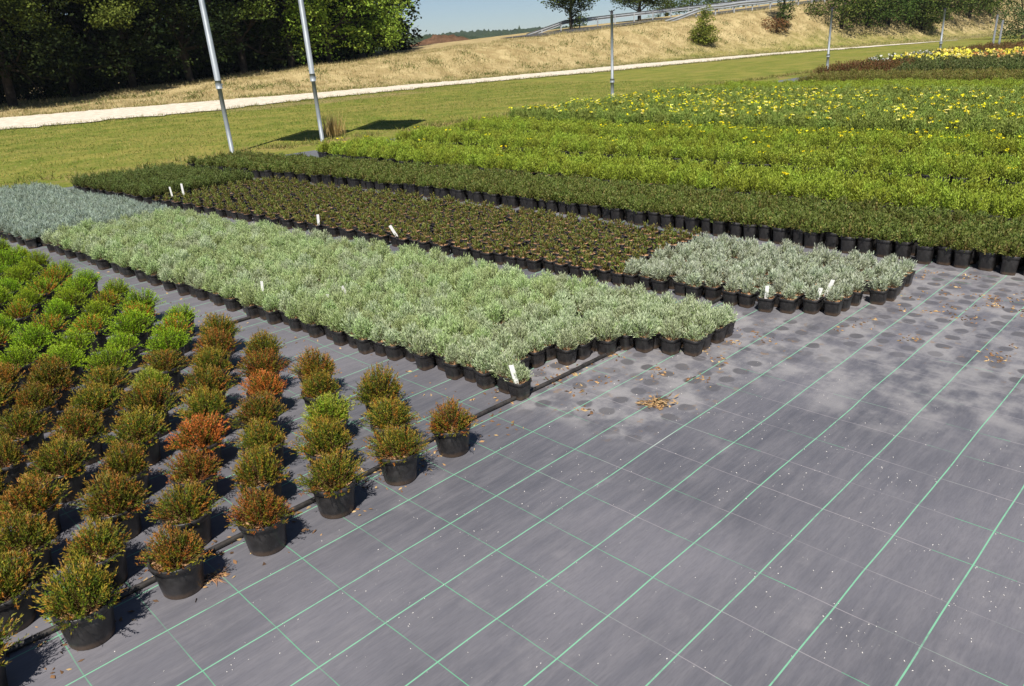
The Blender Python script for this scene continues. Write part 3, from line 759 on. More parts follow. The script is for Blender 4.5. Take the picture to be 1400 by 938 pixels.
def lab_rose(s):
    k = {5: 'peach-flowered rose bush at the far right', 6: 'white-flowered rose bush of the far block'}.get(s[5], 'yellow-flowered rose bush of the far block' if s[5] > 1 else ('rose bush without blooms before the yellow roses' if s[0] < 27.4 else 'rose bush without blooms among the yellow roses'))
    return k + f', {ordinal(s[2] + 1)} row, {ordinal(s[3] + 1)} column from right'
bed('rose_bush', rs, rparts, 300, lab_rose, 'rose bush', 'rose bushes at the far end of the field', 'rose bushes of the far block')

# ------------------------------------------------------------------ plant labels stuck into pots
def plant_label(x, y, z, label, mat='white_tag', size=(.026, .095), tilt=(.15, .1), rz=0.0):
    best = min(SLOTS, key=lambda q: math.hypot(project((q[0], q[1], z))[0] - x, project((q[0], q[1], z))[1] - y)) if mat == 'white_tag' else None
    if best is not None:                # stuck into the soil of the pot it belongs to, on the viewer's side
        dn = math.hypot(*best); kx, _, kz = project((best[0], best[1], z)); lat = max(-.025, min(.025, (x - kx) / F_PX * kz))
        p = np.array([best[0] * (1 - .03 / dn) + lat * CR[0], best[1] * (1 - .03 / dn) + lat * CR[1], 0])
    else: p = unp(x, y, z)
    b = MB(); w_, h_ = size; th = .0016; h_ += .055 if z > .17 else .03
    pts = [(-w_ / 2, h_), (w_ / 2, h_), (w_ / 2, .02), (0.003, -.045), (-.003, -.045), (-w_ / 2, .02)]
    vs_ = [(a, -th / 2, c) for a, c in pts] + [(a, th / 2, c) for a, c in pts]
    n = len(pts)
    b.poly(vs_, [tuple(range(n)), tuple(range(2 * n - 1, n - 1, -1))] + [(i, i + n, (i + 1) % n + n, (i + 1) % n) for i in range(n)])
    o = obj('plant_label', b.mesh('plant_label', MAT[mat]), loc=(p[0], p[1], .085 if best is not None else z - h_ * .5))
    o.rotation_euler = (tilt[0], tilt[1], rz)
    return tag(o, label, 'plant label', 'plant labels')
TAGS = [(235, 262, .15, 'left one of two white plant labels near the bushy far left block', (.02, .12), (.1, -.05)),
        (250, 260, .16, 'right one of two white plant labels near the bushy far left block', (.028, .14), (.1, .05)),
        (435, 303, .13, 'upright white plant label in the near edge row of the small dark plants', (.024, .09), (.1, .05)),
        (543, 320, .13, 'white plant label leaning left over the small dark plants', (.026, .10), (.1, -.45)),
        (357, 394, .19, 'narrow white plant label in the left part of the lavender bed', (.018, .10), (.1, .1)),
        (448, 394, .20, 'left one of two faint white labels among the lavender', (.022, .05), (.2, .1)),
        (475, 388, .20, 'right one of two faint white labels among the lavender', (.022, .06), (.2, -.3)),
        (706, 515, .15, 'white plant label in the lavender pot nearest the bare cloth', (.024, .085), (.1, -.2)),
        (1048, 409, .12, 'white plant label at the left corner of the silver block', (.022, .065), (.1, .0)),
        (1117, 400, .13, 'shorter, left one of two white labels at the silver block front', (.024, .06), (.1, .2)),
        (1129, 394, .14, 'taller, right one of two leaning white labels at the silver block front', (.026, .09), (.1, .3))]
for x, y, z, lb, sz, tl in TAGS: plant_label(x, y, z, lb, 'white_tag', sz, tl, random.uniform(-.3, .3))
plant_label(22, 341, .12, 'yellow plant label lying over at the far left heathers', 'yellow_tag', (.05, .09), (.2, 1.2), 0)

# ------------------------------------------------------------------ poles
def pole_lean(base, top_px, h):
    """horizontal offset of the pole's top so that it leans as much as in the photograph"""
    d = pixel_ray(*top_px); t = (h - EYE) / d[2] if abs(d[2]) > 1e-3 else 0
    return d
def flagpole(base_px, label, lean, h, flag_len, flag_top, flag_bot):
    p = unp(*base_px)
    t = bpy.data.objects.new('flagpole', None); col.objects.link(t); t.location = (p[0], p[1], 0)
    t.rotation_euler = (0, lean, 0)
    tag(t, label, 'flagpole', 'flagpoles on the lawn')
    b = MB(); b.tube([(0, 0, -.05), (0, 0, 1.28)], .040, 18); obj('lower_tube', b.mesh('lower_tube', MAT['steel'], True), t)
    b = MB(); b.tube([(0, 0, 1.22), (0, 0, h)], [.052, .047], 18); obj('upper_tube', b.mesh('upper_tube', MAT['steel'], True), t)
    b = MB(); b.tube([(0, 0, 1.16), (0, 0, 1.30)], .057, 18); b.tube([(.055, 0, 1.23), (.075, 0, 1.23)], .01, 8); obj('collar', b.mesh('collar', MAT['steel'], True), t)
    b = MB(); b.tube([(0, 0, h), (0, 0, h + .06)], [.05, .03], 14); obj('cap', b.mesh('cap', MAT['steel'], True), t)
    fd = np.array([.90, -.436, 0])                                   # the wind holds the banner out to the right
    b = MB(); b.tube([(0, 0, flag_top + .02), tuple(fd * flag_len + np.array([0, 0, flag_top + .02]))], .018, 8); obj('arm', b.mesh('arm', MAT['steel'], True), t)
    nx, nz = 14, 16; fr, bk = [], []
    nrm = np.array([fd[1], -fd[0], 0])
    for i in range(nx + 1):
        for j in range(nz + 1):
            s, q = i / nx, j / nz
            pos = fd * (.06 + s * flag_len * (1 - .12 * q)) + nrm * .10 * math.sin(s * 7 + q * 3) * s + np.array([0, 0, flag_top - q * (flag_top - flag_bot) - .08 * math.sin(s * 5) * q])
            fr.append(pos); bk.append(pos + nrm * .003)
    idn = np.arange((nx + 1) * (nz + 1)).reshape(nx + 1, nz + 1)
    fs = np.stack([idn[:-1, :-1], idn[1:, :-1], idn[1:, 1:], idn[:-1, 1:]], -1).reshape(-1, 4)
    obj('banner', mesh_np('banner', np.array(fr + bk), np.concatenate([fs, fs[:, ::-1] + len(fr)]), (MAT['flag'],), smooth=True), t)
flagpole((318, 210), 'tall grey steel flagpole at the left, behind the bushy far left block', -.020, 5.7, 1.25, 5.6, 2.8)
flagpole((441, 193), 'tall grey steel flagpole right of the other, beside the dry grass tuft', -.016, 6.15, 1.4, 6.05, 2.95)

def sprinkler_post(u, v, h, label, lean=0.0, r=.032):
    x, y = W2(u, v)
    t = bpy.data.objects.new('sprinkler_post', None); col.objects.link(t); t.location = (x, y, 0); t.rotation_euler = (0, lean, 0)
    tag(t, label, 'post', 'sprinkler posts along the field edge')
    b = MB(); b.tube([(0, 0, -.05), (0, 0, .55)], r * 1.05, 12); obj('lower_tube', b.mesh('lower_tube', MAT['steel'], True), t)
    b = MB(); b.tube([(0, 0, .5), (0, 0, h)], r * .85, 12); obj('riser', b.mesh('riser', MAT['steel'], True), t)
    b = MB(); b.tube([(0, 0, .48), (0, 0, .58)], r * 1.4, 12); obj('collar', b.mesh('collar', MAT['steel'], True), t)
    b = MB(); b.tube([(0, 0, h), (0, 0, h + .05), (0, 0, h + .10)], [.03, .045, .02], 10); b.tube([(-.02, 0, h + .07), (.09, 0, h + .12)], [.018, .012], 8)
    b.tube([(.02, 0, h + .06), (-.08, 0, h + .10)], [.014, .01], 8); obj('sprinkler_head', b.mesh('sprinkler_head', MAT['darkhead'], True), t)
sprinkler_post(18.11, -13.92, 2.24, 'thin grey sprinkler post in the middle, at the left field edge', -.004, .045)
sprinkler_post(32.3, -13.93, 2.2, 'thin grey sprinkler post beside the dark red shrubs', -.012, .05)
sprinkler_post(46.0, -13.95, 2.05, 'thin grey sprinkler post behind the yellow roses', -.02, .055)
for i, (x, y0, hh) in enumerate(((1358, 57, 1.75), (1366, 59, 1.45))):
    p = pixel_ray(x, y0); p = p / math.hypot(p[0], p[1]) * 56
    b = MB(); b.tube([(0, 0, -.05), (0, 0, hh * .97), (0, 0, hh)], [.06, .055, .03], 10)
    tag(obj('gate_post', b.mesh('gate_post', MAT['concrete'], True), loc=(p[0], p[1], 0)), ['taller grey gate post at the far right by the conifers', 'shorter grey gate post at the far right by the conifers'][i], 'post', 'grey posts at the far right')

# ------------------------------------------------------------------ guardrail and road on the bank
def wp(u, w, dz=0): x, y = W2(u, -w); return np.array([x, y, float(height(u, w)) + dz])
def guardrail(off, u0, u1, ramp, label, side):
    us_ = np.arange(u0, u1, 1.0)
    base0 = wp(u0, bank_foot(u0) + off)
    t = bpy.data.objects.new('guardrail', None); col.objects.link(t); t.location = tuple(base0)
    tag(t, label, 'guardrail', 'guardrails along the bank road')
    prof = [(-.0, -.155), (.045, -.12), (.045, -.06), (.0, -.02), (.0, .02), (.045, .06), (.045, .12), (.0, .155)]
    pts = []
    for u in us_:
        k = min(1, (u - u0) / ramp); h = -.05 + .68 * k
        pts.append(wp(u, bank_foot(u) + off, h))
    n = len(pts); vs_, fs = [], []
    for i, p in enumerate(pts):
        tdir = pts[min(i + 1, n - 1)] - pts[max(i - 1, 0)]; tdir = tdir / np.linalg.norm(tdir)
        nr = np.array([tdir[1], -tdir[0], 0]) * side
        for th in (0, .006):
            for a, b_ in prof: vs_.append(p + nr * (a + .07 - th) + np.array([0, 0, b_]) - base0)
    m_ = len(prof)
    for i in range(n - 1):
        for j in range(2 * m_ - 1):
            if j == m_ - 1: continue
            a = i * 2 * m_ + j; c = a + 2 * m_
            fs.append((a, a + 1, c + 1, c))
    obj('rail_beam', mesh_np('rail_beam', vs_, fs, (MAT['rail'],), smooth=True), t)
    for u in np.arange(u0 + 1.5, u1, 2.0 if u0 < 60 else 4.0):
        k = min(1, (u - u0) / ramp); h = .76 * k + .0
        q = wp(u, bank_foot(u) + off) - base0
        b = MB(); b.box((q[0] - .05, q[1] - .035, q[2] - .3), (q[0] + .05, q[1] + .035, q[2] + h)); obj('post', b.mesh('post', MAT['rail']), t)
guardrail(6.9, 54.5, 112, 4.5, 'front grey steel guardrail on the bank with its end sloping to the ground', 1)
guardrail(14.0, 47.5, 104, 4.0, 'rear grey steel guardrail across the bank road, behind the front one', -1)
structure(obj('bank_road', strip_mesh('bank_road', [(u, bank_foot(u) + 8) for u in range(40, 200, 4)], [(u, bank_foot(u) + 13.2) for u in range(40, 200, 4)], np.arange(44, 190, 2.), 4, .05, MAT['asphalt'], .0), rz=ANG))

# ------------------------------------------------------------------ trees and shrubs
def crown_mesh(name, lobes, n_clump, per, leaf, cols, seed, clump=.35, shell=.45, gap=.0, flat=.6, sprays=(), scols=()):
    """leaf-sized faces gathered in clumps spread through the lobes. lobes: (centre, radii)"""
    rr = np.random.default_rng(seed); L = Leaves()
    vol = np.array([r[0] * r[1] * r[2] for _, r in lobes]) ** .75; pk = rr.choice(len(lobes), n_clump, p=vol / vol.sum())
    C = np.array([c for c, _ in lobes])[pk]; Rd = np.array([r for _, r in lobes])[pk]
    d = unit(rr.normal(size=(n_clump, 3))); q = (shell + (1 - shell) * rr.uniform(0, 1, n_clump) ** .6)[:, None]
    wob = 1 + .16 * np.sin(d[:, :1] * 7 + seed) + .14 * np.sin(d[:, 2:] * 9 + seed * 2)
    cen = C + d * Rd * q * wob
    wts = np.array([c[0] for c in cols]); cp = rr.choice(len(cols), n_clump, p=wts / wts.sum())
    cc = np.array([c[1] for c in cols])[cp] * rr.uniform(.75, 1.3, (n_clump, 1))
    cs = clump * rr.uniform(.6, 1.35, (n_clump, 1, 1))
    off = rr.normal(size=(n_clump, per, 3)) * cs * np.array([.55, .55, .32])
    base = (cen[:, None] + off).reshape(-1, 3)
    ld = unit(rr.normal(size=(n_clump * per, 3)) * np.array([1, 1, flat]) + np.repeat(d, per, 0) * .5 + np.array([0, 0, -.15]))
    n = n_clump * per
    L.add(base, ld, leaf * rr.uniform(.7, 1.4, n), leaf * .55 * rr.uniform(.7, 1.3, n), np.repeat(cc, per, 0) * rr.uniform(.8, 1.2, (n, 1)), rr, .5)
    for c, r in sprays:                 # leafy twigs that reach out of the crown
        k = 520; ck = np.array([q_[1] for q_ in scols])[rr.integers(0, len(scols), k)]
        P_ = np.array(c) + np.clip(rr.normal(size=(k, 3)), -1.6, 1.6) * np.array(r) * .62
        L.add(P_, rr.normal(size=(k, 3)) * np.array([1, 1, .6]), leaf * rr.uniform(.6, 1.2, k), leaf * .5, ck * rr.uniform(.7, 1.25, (k, 1)), rr, .5)
    return L.mesh(name, MAT['treeleaf'])
def tree(name, base, h, lobes, n_clump, per, leaf, cols, label, cat='tree', group=None, seed=1, trunk=.16, clump=.35, shell=.45, stems=1, sprays=()):
    t = bpy.data.objects.new(name, None); col.objects.link(t); t.location = tuple(map(float, base)); tag(t, label, cat, group)
    rr = np.random.default_rng(seed); b = MB()
    for s in range(stems):
        x0, y0 = (0, 0) if stems == 1 else rr.normal(0, trunk * 1.5, 2)
        pts = [(x0, y0, -.3)]; top = h * .85
        for i in range(1, 7): pts.append((x0 + rr.normal(0, .04) * i * (h / 8), y0 + rr.normal(0, .04) * i * (h / 8), top * i / 6))
        b.tube(pts, [trunk * (1.25 - i / 6 * 1.05) for i in range(7)], 9)
        for c, r in lobes:
            z0 = min(max(c[2] - r[2] * .8, h * .18), top * .8); i = int(z0 / top * 6)
            st = np.array(pts[max(i, 1)]); mid = (st + np.array(c)) / 2 + np.array([0, 0, -.05 * h * rr.uniform(0, 1)])
            b.tube([st, mid, np.array(c)], [trunk * .45, trunk * .28, trunk * .08], 6)
            for q in range(3):
                e = np.array(c) + rr.normal(size=3) * np.array(r) * .6
                b.tube([mid, (mid + e) / 2 + rr.normal(size=3) * .08, e], [trunk * .22, trunk * .13, trunk * .03], 5)
    for c, r in sprays: b.tube([np.array([0, 0, c[2] * .75]), np.array([c[0] * .5, c[1] * .5, c[2] * .95]), np.array(c)], [trunk * .3, trunk * .2, trunk * .05], 6)
    obj('trunk', b.mesh('trunk', MAT['bark'], True), t)
    obj('crown', crown_mesh('crown', lobes, n_clump, per, leaf, cols, seed, clump, shell, sprays=sprays, scols=spray), t)
    return t
dark = [(5, (.012, .021, .006)), (3, (.019, .030, .008)), (.6, (.035, .05, .012))]  # shade of the wood is put into these very dark leaf tones
spray = [(4, (.09, .125, .022)), (2, (.13, .165, .03))]  # outer sprays: sunlight put into lighter leaf tones
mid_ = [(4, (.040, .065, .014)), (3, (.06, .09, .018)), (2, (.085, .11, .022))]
lit = [(4, (.13, .21, .025)), (3, (.20, .29, .035)), (2, (.26, .34, .05))]  # sunlit end of the wood, its light painted into brighter leaves
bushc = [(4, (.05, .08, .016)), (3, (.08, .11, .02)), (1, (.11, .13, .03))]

# left wood: front row, then deeper rows that close the gaps
FRONT = [(-70, 160, 12, dark, 'dark broadleaf tree at the left border of the wood'), (20, 152, 12, dark, 'dark broadleaf tree at the far left of the wood edge, above the gravel'),
         (105, 139, 11, dark, 'dark tree second from the left along the wood edge'), (185, 127, 12, dark, 'dark tree with sunlit leaf sprays, left of the first flagpole'),
         (262, 117, 12, dark, 'dark tree just left of the first flagpole'), (335, 105, 12, dark, 'dark tree between the two flagpoles'), (400, 97, 11.5, dark, 'dark tree behind the second flagpole'),
         (452, 90, 11, lit, 'green tree right of the second flagpole'), (505, 80, 10.5, lit, 'sunlit leafy tree at the right end of the wood')]
def wood_lobes(h, rr, low, width=2.6, overhang=1.4):
    L = [((0, 0, h * .72), (width, width, h * .30))]
    for i in range(8):
        a = i * 2 * math.pi / 8 + rr.uniform(-.3, .3)
        L.append(((math.cos(a) * width * .75, math.sin(a) * width * .75, rr.uniform(low + 1.4, h * .62)), (rr.uniform(1.1, 1.6), rr.uniform(1.1, 1.6), rr.uniform(.9, 1.5))))
    for i in range(4):
        a = rr.uniform(0, 6.28); L.append(((math.cos(a) * width * .7, math.sin(a) * width * .7 - overhang * .3, rr.uniform(low, low + 1.2)), (1.2, 1.1, .8)))
    return L
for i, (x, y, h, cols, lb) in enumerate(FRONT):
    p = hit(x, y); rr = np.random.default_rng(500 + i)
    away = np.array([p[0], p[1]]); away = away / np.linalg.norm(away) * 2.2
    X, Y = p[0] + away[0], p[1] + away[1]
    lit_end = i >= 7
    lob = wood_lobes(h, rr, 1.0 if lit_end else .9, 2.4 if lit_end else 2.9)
    if not lit_end:                     # unseen high lobes added over the wood's edge to shade what is below them
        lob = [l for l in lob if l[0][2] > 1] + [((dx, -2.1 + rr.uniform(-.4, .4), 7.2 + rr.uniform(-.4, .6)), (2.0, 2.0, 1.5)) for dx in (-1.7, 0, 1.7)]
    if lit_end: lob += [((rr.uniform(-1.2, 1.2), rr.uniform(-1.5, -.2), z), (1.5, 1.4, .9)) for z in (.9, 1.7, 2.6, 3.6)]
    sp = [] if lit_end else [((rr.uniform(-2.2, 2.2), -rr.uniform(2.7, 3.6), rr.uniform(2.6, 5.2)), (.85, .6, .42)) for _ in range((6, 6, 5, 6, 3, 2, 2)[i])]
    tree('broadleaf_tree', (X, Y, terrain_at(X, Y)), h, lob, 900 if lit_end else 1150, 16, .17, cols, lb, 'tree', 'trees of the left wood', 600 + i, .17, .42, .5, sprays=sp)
# deeper trees
BACK = [(-40, 150, 5), (70, 143, 5), (150, 133, 5), (230, 122, 5), (300, 111, 5), (370, 101, 5), (430, 93, 5), (480, 86, 5.5)]
BACK += [(x_ + 30, y_ - 4, 10.5) for x_, y_, _ in BACK]
for i, (x, y, dd) in enumerate(BACK):
    p = hit(x, y); aw = np.array([p[0], p[1]]); aw = aw / np.linalg.norm(aw) * dd; X, Y = p[0] + aw[0] * 1.1, p[1] + aw[1] * 1.1
    rr = np.random.default_rng(700 + i)
    lob = wood_lobes(12.5, rr, .4, 3.1) + [((rr.uniform(-2.5, 2.5), rr.uniform(-1, 1), z_), (1.6, 1.2, 1.0)) for z_ in (.9, 1.7, 2.5, 3.4, 4.3)]
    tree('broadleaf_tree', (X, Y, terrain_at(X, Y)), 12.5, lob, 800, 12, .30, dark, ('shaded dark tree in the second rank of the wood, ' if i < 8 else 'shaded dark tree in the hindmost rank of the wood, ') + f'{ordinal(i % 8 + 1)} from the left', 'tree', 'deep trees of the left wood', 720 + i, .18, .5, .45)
# understorey shrubs that close the wood's foot
for i, x in enumerate(range(-40, 520, 40)):
    y = float(np.interp(x, [-70, 20, 105, 262, 400, 505], [158, 148, 136, 113, 93, 78])) - 1
    p = hit(x, y); aw = np.array([p[0], p[1]]); aw = aw / np.linalg.norm(aw) * 2.6; X, Y = p[0] + aw[0], p[1] + aw[1]
    rr = np.random.default_rng(800 + i)
    lob = [((rr.uniform(-1.0, 1.0), rr.uniform(-.5, .8), z_), (1.2, 1.0, .9)) for z_ in (.6, .9, 1.5, 2.2, 3.0, 3.8)]
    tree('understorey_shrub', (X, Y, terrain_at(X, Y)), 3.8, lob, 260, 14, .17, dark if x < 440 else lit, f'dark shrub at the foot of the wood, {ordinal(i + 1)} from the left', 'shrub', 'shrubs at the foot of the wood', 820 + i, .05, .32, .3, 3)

# trees and shrubs along the bank
def bank_tree(name, x, y, h, lob, n, leaf, cols, label, cat, seed, trunk, clump, group=None, stems=1, shell=.35, back=0.0):
    p = hit(x, y); aw = np.array([p[0], p[1]]); aw = aw / np.linalg.norm(aw) * back; X, Y = p[0] + aw[0], p[1] + aw[1]
    return tree(name, (X, Y, terrain_at(X, Y)), h, lob, n, 12, leaf, cols, label, cat, group, seed, trunk, clump, shell, stems)
bank_tree('roadside_tree', 781, 41, 5.6, [((0, 0, 3.3), (2.0, 1.8, 1.6)), ((-1.1, 0, 2.2), (.9, .8, .6)), ((1.1, .2, 2.1), (.9, .8, .7)), ((.55, 0, .8), (.65, .5, .9)), ((.1, 0, 1.7), (.5, .5, .6))], 760, .16, mid_, 'small tree with bare trunk on the crest against the sky', 'tree', 901, .13, .35)
bank_tree('roadside_tree', 874, 30, 5.2, [((0, 0, 3.0), (2.4, 2.0, 1.8)), ((-1.4, 0, 1.9), (1.2, 1.0, .8)), ((1.5, 0, 1.9), (1.3, 1.0, .8)), ((0, 0, 1.6), (1.0, .9, .6))], 700, .17, mid_, 'tree with dark crown behind the start of the guardrail', 'tree', 902, .14, .4, back=5)
for i, (x, y, h) in enumerate(((912, 28, 2.3), (945, 23, 2.5), (980, 18, 2.6), (1018, 12, 2.7))):
    bank_tree('roadside_shrub', x, y, h, [((-.8, 0, h * .5), (1.8, 1.3, h * .5)), ((1.0, .2, h * .45), (1.8, 1.3, h * .45))], 240, .16, bushc, f'green roadside shrub behind the guardrail, {ordinal(i + 1)} from the left', 'shrub', 910 + i, .06, .35, 'shrubs behind the guardrail', 3, back=16)
bank_tree('conical_shrub', 962, 63, 3.0, [((0, 0, .75), (.85, .8, .75)), ((0, 0, 1.5), (.7, .65, .8)), ((.1, 0, 2.35), (.38, .38, .75)), ((-.45, 0, .8), (.6, .55, .8)), ((.45, 0, .7), (.6, .55, .8))], 380, .12, [(4, (.14, .165, .025)), (3, (.19, .20, .03)), (2, (.08, .10, .018))], 'conical green conifer standing alone on the dry bank', 'shrub', 920, .06, .22)
bank_tree('slender_tree', 1069, 43, 6.5, [((0, 0, 4.2), (1.0, .9, 1.8)), ((.1, 0, 2.2), (.6, .5, 1.2)), ((.2, 0, 1.0), (.7, .6, .8))], 260, .15, [(4, (.045, .065, .014)), (2, (.07, .085, .02))], 'slender tree on the bank rising out of a russet shrub', 'tree', 921, .10, .26)
bank_tree('russet_shrub', 1061, 45, 1.4, [((-.4, 0, .55), (.9, .8, .6)), ((.4, 0, .5), (.7, .6, .5))], 110, .12, [(4, (.19, .10, .04)), (2, (.12, .09, .03))], 'low russet brown shrub at the foot of the slender tree', 'shrub', 922, .04, .25, stems=3)
HEDGE = [(1150, 37, 6.5, 2.6), (1185, 36, 6.0, 2.3), (1213, 34, 6.0, 2.4), (1243, 32, 6.5, 2.5), (1262, 42, 5.0, 1.9), (1290, 26, 7.0, 2.8), (1325, 25, 7.0, 2.8), (1352, 22, 7.5, 2.6)]
for i, (x, y, h, w_) in enumerate(HEDGE):
    rr = np.random.default_rng(940 + i)
    lob = [((0, 0, h * .6), (w_, w_ * .9, h * .42)), ((-w_ * .55, -.4, h * .28), (w_ * .6, w_ * .5, h * .26)), ((w_ * .55, -.4, h * .27), (w_ * .6, w_ * .5, h * .26)), ((0, -w_ * .6, h * .2), (w_ * .6, w_ * .4, h * .2))]
    bank_tree('bank_shrub', x, y, h, lob, 420, .19, mid_ if i % 3 else bushc, f'large leafy shrub tree on the right part of the bank, {ordinal(i + 1)} from the left', 'tree', 950 + i, .10, .42, 'shrub trees on the bank', 2)
def right_tree(x, y, dist, h, lob, cols, label, name, seed, n):
    d = pixel_ray(x, y); d = d / math.hypot(d[0], d[1]); X, Y = d[0] * dist, d[1] * dist
    tree(name, (X, Y, terrain_at(X, Y)), h, lob, n, 12, .13, cols, label, 'tree' if h > 3 else 'shrub', None, seed, .12, .32, .35)
right_tree(1398, 55, 72, 8, [((0, 0, 5.4), (2.7, 2.3, 2.7)), ((-1.0, -.4, 3.2), (1.6, 1.3, 1.2)), ((1, -.3, 3.2), (1.6, 1.3, 1.2))], dark, 'dark tree at the upper right corner', 'broadleaf_tree', 970, 460)
right_tree(1402, 62, 62, 2.9, [((0, 0, 1.4), (2.0, 1.7, 1.4)), ((-1.0, 0, 1.0), (1.0, .9, 1.0))], [(3, (.06, .09, .03)), (2, (.09, .12, .045))], 'grey-green shrub under the dark tree at the right border', 'border_shrub', 971, 260)

# ------------------------------------------------------------------ grass, litter and specks
def grass_stuff(name, P, Lmin, Lmax, Wd, cols, label, spread=.6, seed=5):
    rr = np.random.default_rng(seed); P = np.asarray(P); n = len(P); L = Leaves()
    d = rr.normal(size=(n, 3)) * np.array([spread, spread, .1]) + np.array([0, 0, 1])
    wts = np.array([c[0] for c in cols]); ck = np.array([c[1] for c in cols])[rr.choice(len(cols), n, p=wts / wts.sum())]
    L.add(P, d, rr.uniform(Lmin, Lmax, n), Wd * rr.uniform(.7, 1.3, n), ck * rr.uniform(.75, 1.25, (n, 1)), rr, .3)
    return stuff(obj(name, L.mesh(name, MAT['grass'])), label, 'grass')
def scatter(n, u0, u1, w_lo, w_hi, cluster=None, seed=1, view=True):
    rr = np.random.default_rng(seed); u = rr.uniform(u0, u1, n); t = rr.uniform(0, 1, n)
    lo = w_lo(u) if callable(w_lo) else w_lo; hi = w_hi(u) if callable(w_hi) else w_hi
    w = lo + (hi - lo) * t
    if cluster:
        k = rr.integers(0, n // cluster[0] + 1, n); cu_ = rr.normal(0, cluster[1], (n, 2)); u = u[k] + cu_[:, 0]; w = w[k] + cu_[:, 1]
    z = height(u, w); X = u * E1[0] - w * E2[0]; Y = u * E1[1] - w * E2[1]
    P = np.stack([X, Y, z - .005], 1)
    if view:
        d = P - CAM; zc = d @ _fw; px = 700 + F_PX * (d @ CR) / np.maximum(zc, .1); P = P[(zc > 1) & (px > -250) & (px < 1650)]
    return P
lawnc = [(5, (.15, .21, .03)), (3, (.24, .24, .055)), (3, (.105, .16, .022)), (1.5, (.36, .29, .11))]
strawc = [(5, (.42, .34, .17)), (2, (.31, .24, .11)), (1.5, (.52, .43, .25)), (2.4, (.23, .23, .07))]
pathn = lambda u: np.interp(u, *zip(*PATH_N)); pathf = lambda u: np.interp(u, *zip(*PATH_F))
grass_stuff('lawn_grass', scatter(70000, -6, 26, 13.75, pathn, (6, .10), 3), .03, .085, .010, lawnc, 'short mown grass of the lawn', .9)
grass_stuff('lawn_edge_grass', np.concatenate([scatter(9000, -8, 60, lambda u: pathn(u) - .55, lambda u: pathn(u) + .22, (14, .16), 6), scatter(9000, -8, 60, lambda u: pathf(u) - .2, lambda u: pathf(u) + .9, (14, .18), 7), scatter(7000, -2, 50, 13.5, 14.1, (14, .10), 8)]), .06, .17, .014, [(4, (.13, .15, .03)), (3, (.24, .2, .07)), (1, (.34, .26, .1))], 'longer grass fringes along the gravel and the cloth edge', .7)
grass_stuff('bank_grass', scatter(95000, 2, 130, lambda u: pathf(u) + .35, lambda u: bank_foot(u) + 10, (12, .20), 9), .08, .25, .020, strawc, 'dry straw-coloured grass covering the bank', .8)
grass_stuff('bank_weeds', scatter(11000, 4, 110, lambda u: bank_foot(u) - .5, lambda u: bank_foot(u) + 5, (40, .28), 10), .08, .26, .03, [(3, (.10, .14, .03)), (2, (.15, .18, .05))], 'scattered green weeds on the dry bank', .9)
# tall dry tuft by the second flagpole
p = unp(457, 187)
rr = np.random.default_rng(77); LT = Leaves(); n = 260
LT.add(np.c_[rr.normal(0, .09, (n, 2)), np.zeros(n)], rr.normal(size=(n, 3)) * np.array([.22, .22, .05]) + np.array([0, 0, 1]), rr.uniform(.25, .62, n), .012, np.array([.50, .40, .15]) * rr.uniform(.7, 1.2, (n, 1)), rr, .3)
tag(obj('grass_tuft', LT.mesh('grass_tuft', MAT['grass']), loc=(p[0], p[1], 0)), 'tall golden tuft of dry grass beside the right flagpole', 'grass tuft')

def chips(name, P, size, cols, label, cat, mat, seed=2, flat=.35):
    rr = np.random.default_rng(seed); n = len(P); ck = np.array(cols)[rr.integers(0, len(cols), n)] * rr.uniform(.7, 1.25, (n, 1))
    e = rr.normal(size=(n, 3)) * np.array([1, 1, .25]); e = unit(e); s_ = np.cross(e, rr.normal(size=(n, 3)) * np.array([.2, .2, 1])); s_ = unit(s_)
    sz = (size * rr.uniform(.4, 1.3, n))[:, None]; up = np.array([0, 0, 1.]) * sz * flat
    v = np.stack([P - e * sz, P + s_ * sz * .45, P + e * sz, P - s_ * sz * .45, P + up], 1)
    b = np.arange(n)[:, None] * 5
    f3 = np.concatenate([b + np.array([[0, 1, 4]]), b + np.array([[1, 2, 4]]), b + np.array([[2, 3, 4]]), b + np.array([[3, 0, 4]])])
    return stuff(obj(name, mesh_np(name, v.reshape(-1, 3), f3, (mat,), np.repeat(ck, 5, 0))), label, cat)
def cloth_points(n, u0, u1, v0, v1, seed, cl=None):
    rr = np.random.default_rng(seed); u = rr.uniform(u0, u1, n); v = rr.uniform(v0, v1, n)
    if cl:
        k = rr.integers(0, n // cl[0] + 1, n); u = u[k] + rr.normal(0, cl[1], n); v = v[k] + rr.normal(0, cl[1], n)
    return np.stack([u * E1[0] + v * E2[0], u * E1[1] + v * E2[1], np.full(n, CZ + .001)], 1)
barkc = [(.30, .17, .08), (.20, .10, .05), (.42, .28, .14), (.11, .06, .035)]
LP = [cloth_points(260, 2.5, 3.9, -2.45, -1.75, 21, (9, .03)), cloth_points(520, 4.2, 5.75, -1.65, -.2, 22, (9, .035)), cloth_points(160, -.3, 2.2, -2.5, -2.38, 23), cloth_points(150, 2.2, 3.8, -2.62, -2.4, 24),
      cloth_points(90, 2.73, 2.80, -1.92, -1.82, 25), cloth_points(22, .69, .78, -2.31, -2.25, 26), cloth_points(120, .2, 2.2, -2.45, -2.2, 27), cloth_points(120, 1.9, 2.3, -8, -2.5, 28)]
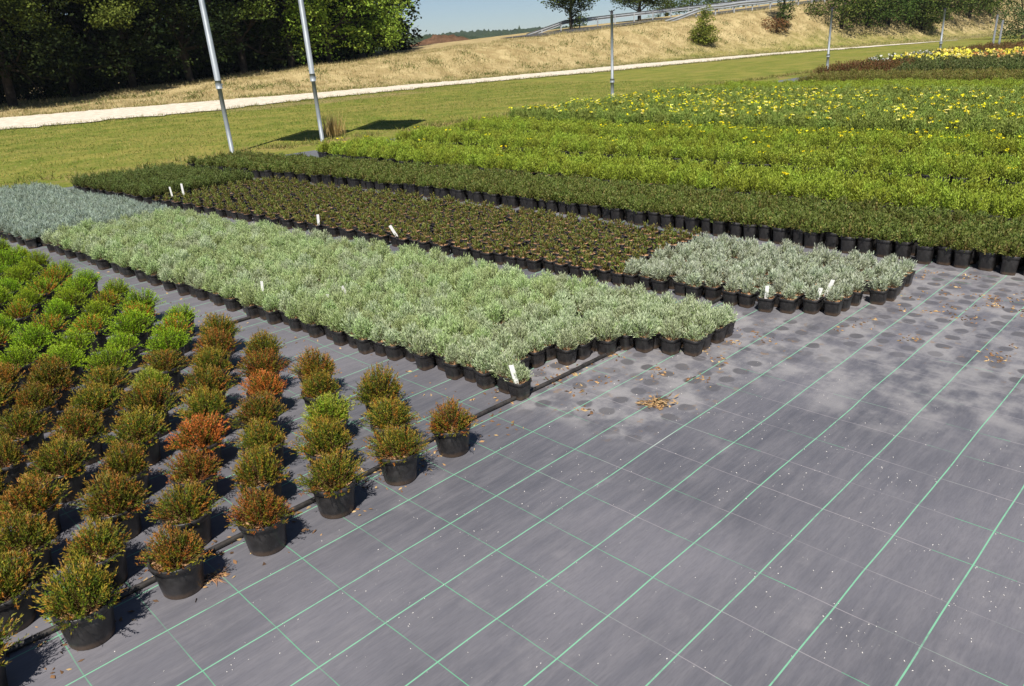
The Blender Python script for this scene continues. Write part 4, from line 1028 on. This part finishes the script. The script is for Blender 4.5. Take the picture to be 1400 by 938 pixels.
chips('bark_litter', np.concatenate(LP), .013, barkc, 'brown bark crumbs scattered on the cloth around the pots', 'litter', MAT['chip'])
P = np.concatenate([cloth_points(1500, -1.2, 3.6, -2.2, 1.5, 31), cloth_points(800, .2, 3.0, -1.9, .9, 32, (7, .05))])
chips('perlite_specks', P, .0026, [(.65, .63, .6)], 'tiny white specks strewn over the bare cloth', 'specks', MAT['speck'], 3, .8)
# dried clump lying on the cloth
p = unp(897, 553); rr = np.random.default_rng(55); LT = Leaves(); n = 90
LT.add(np.c_[rr.normal(0, .035, n), rr.normal(0, .016, n), rr.uniform(0, .02, n)], rr.normal(size=(n, 3)) * np.array([1, .7, .35]), rr.uniform(.02, .05, n), .008, np.array([.34, .23, .11]) * rr.uniform(.4, 1.2, (n, 1)), rr)
tag(obj('dried_clump', LT.mesh('dried_clump', MAT['chip']), loc=(p[0], p[1], CZ)), 'dried straw-coloured plant clump lying on the bare cloth before the lavender', 'dead leaves')
p = unp(293, 791); LT = Leaves(); n = 26
LT.add(np.c_[rr.normal(0, .015, n), rr.normal(0, .01, n), rr.uniform(.002, .008, n)], rr.normal(size=(n, 3)) * np.array([1, .6, .08]), rr.uniform(.03, .07, n), .004, np.array([.42, .24, .12]) * rr.uniform(.6, 1.2, (n, 1)), rr)
tag(obj('dried_sprig', LT.mesh('dried_sprig', MAT['chip']), loc=(p[0], p[1], CZ)), 'thin dried brown sprig on the cloth beside the second front heather pot', 'dead leaves')

# ------------------------------------------------------------------ haze
n = N('thin_haze'); pv = n.n.new('ShaderNodeVolumePrincipled'); pv.inputs['Color'].default_value = (.72, .82, 1.0, 1); pv.inputs['Density'].default_value = .0002; pv.inputs['Anisotropy'].default_value = .2
on = n.n.new('ShaderNodeOutputMaterial'); n.l.new(pv.outputs[0], on.inputs['Volume'])
b = MB(); b.box((-1150, -1150, -30), (1150, 1150, 60))
hz = obj('haze', b.mesh('haze', n.m)); hz['kind'] = 'stuff'; hz['label'] = 'thin bluish summer haze over the distance'; hz['category'] = 'haze'
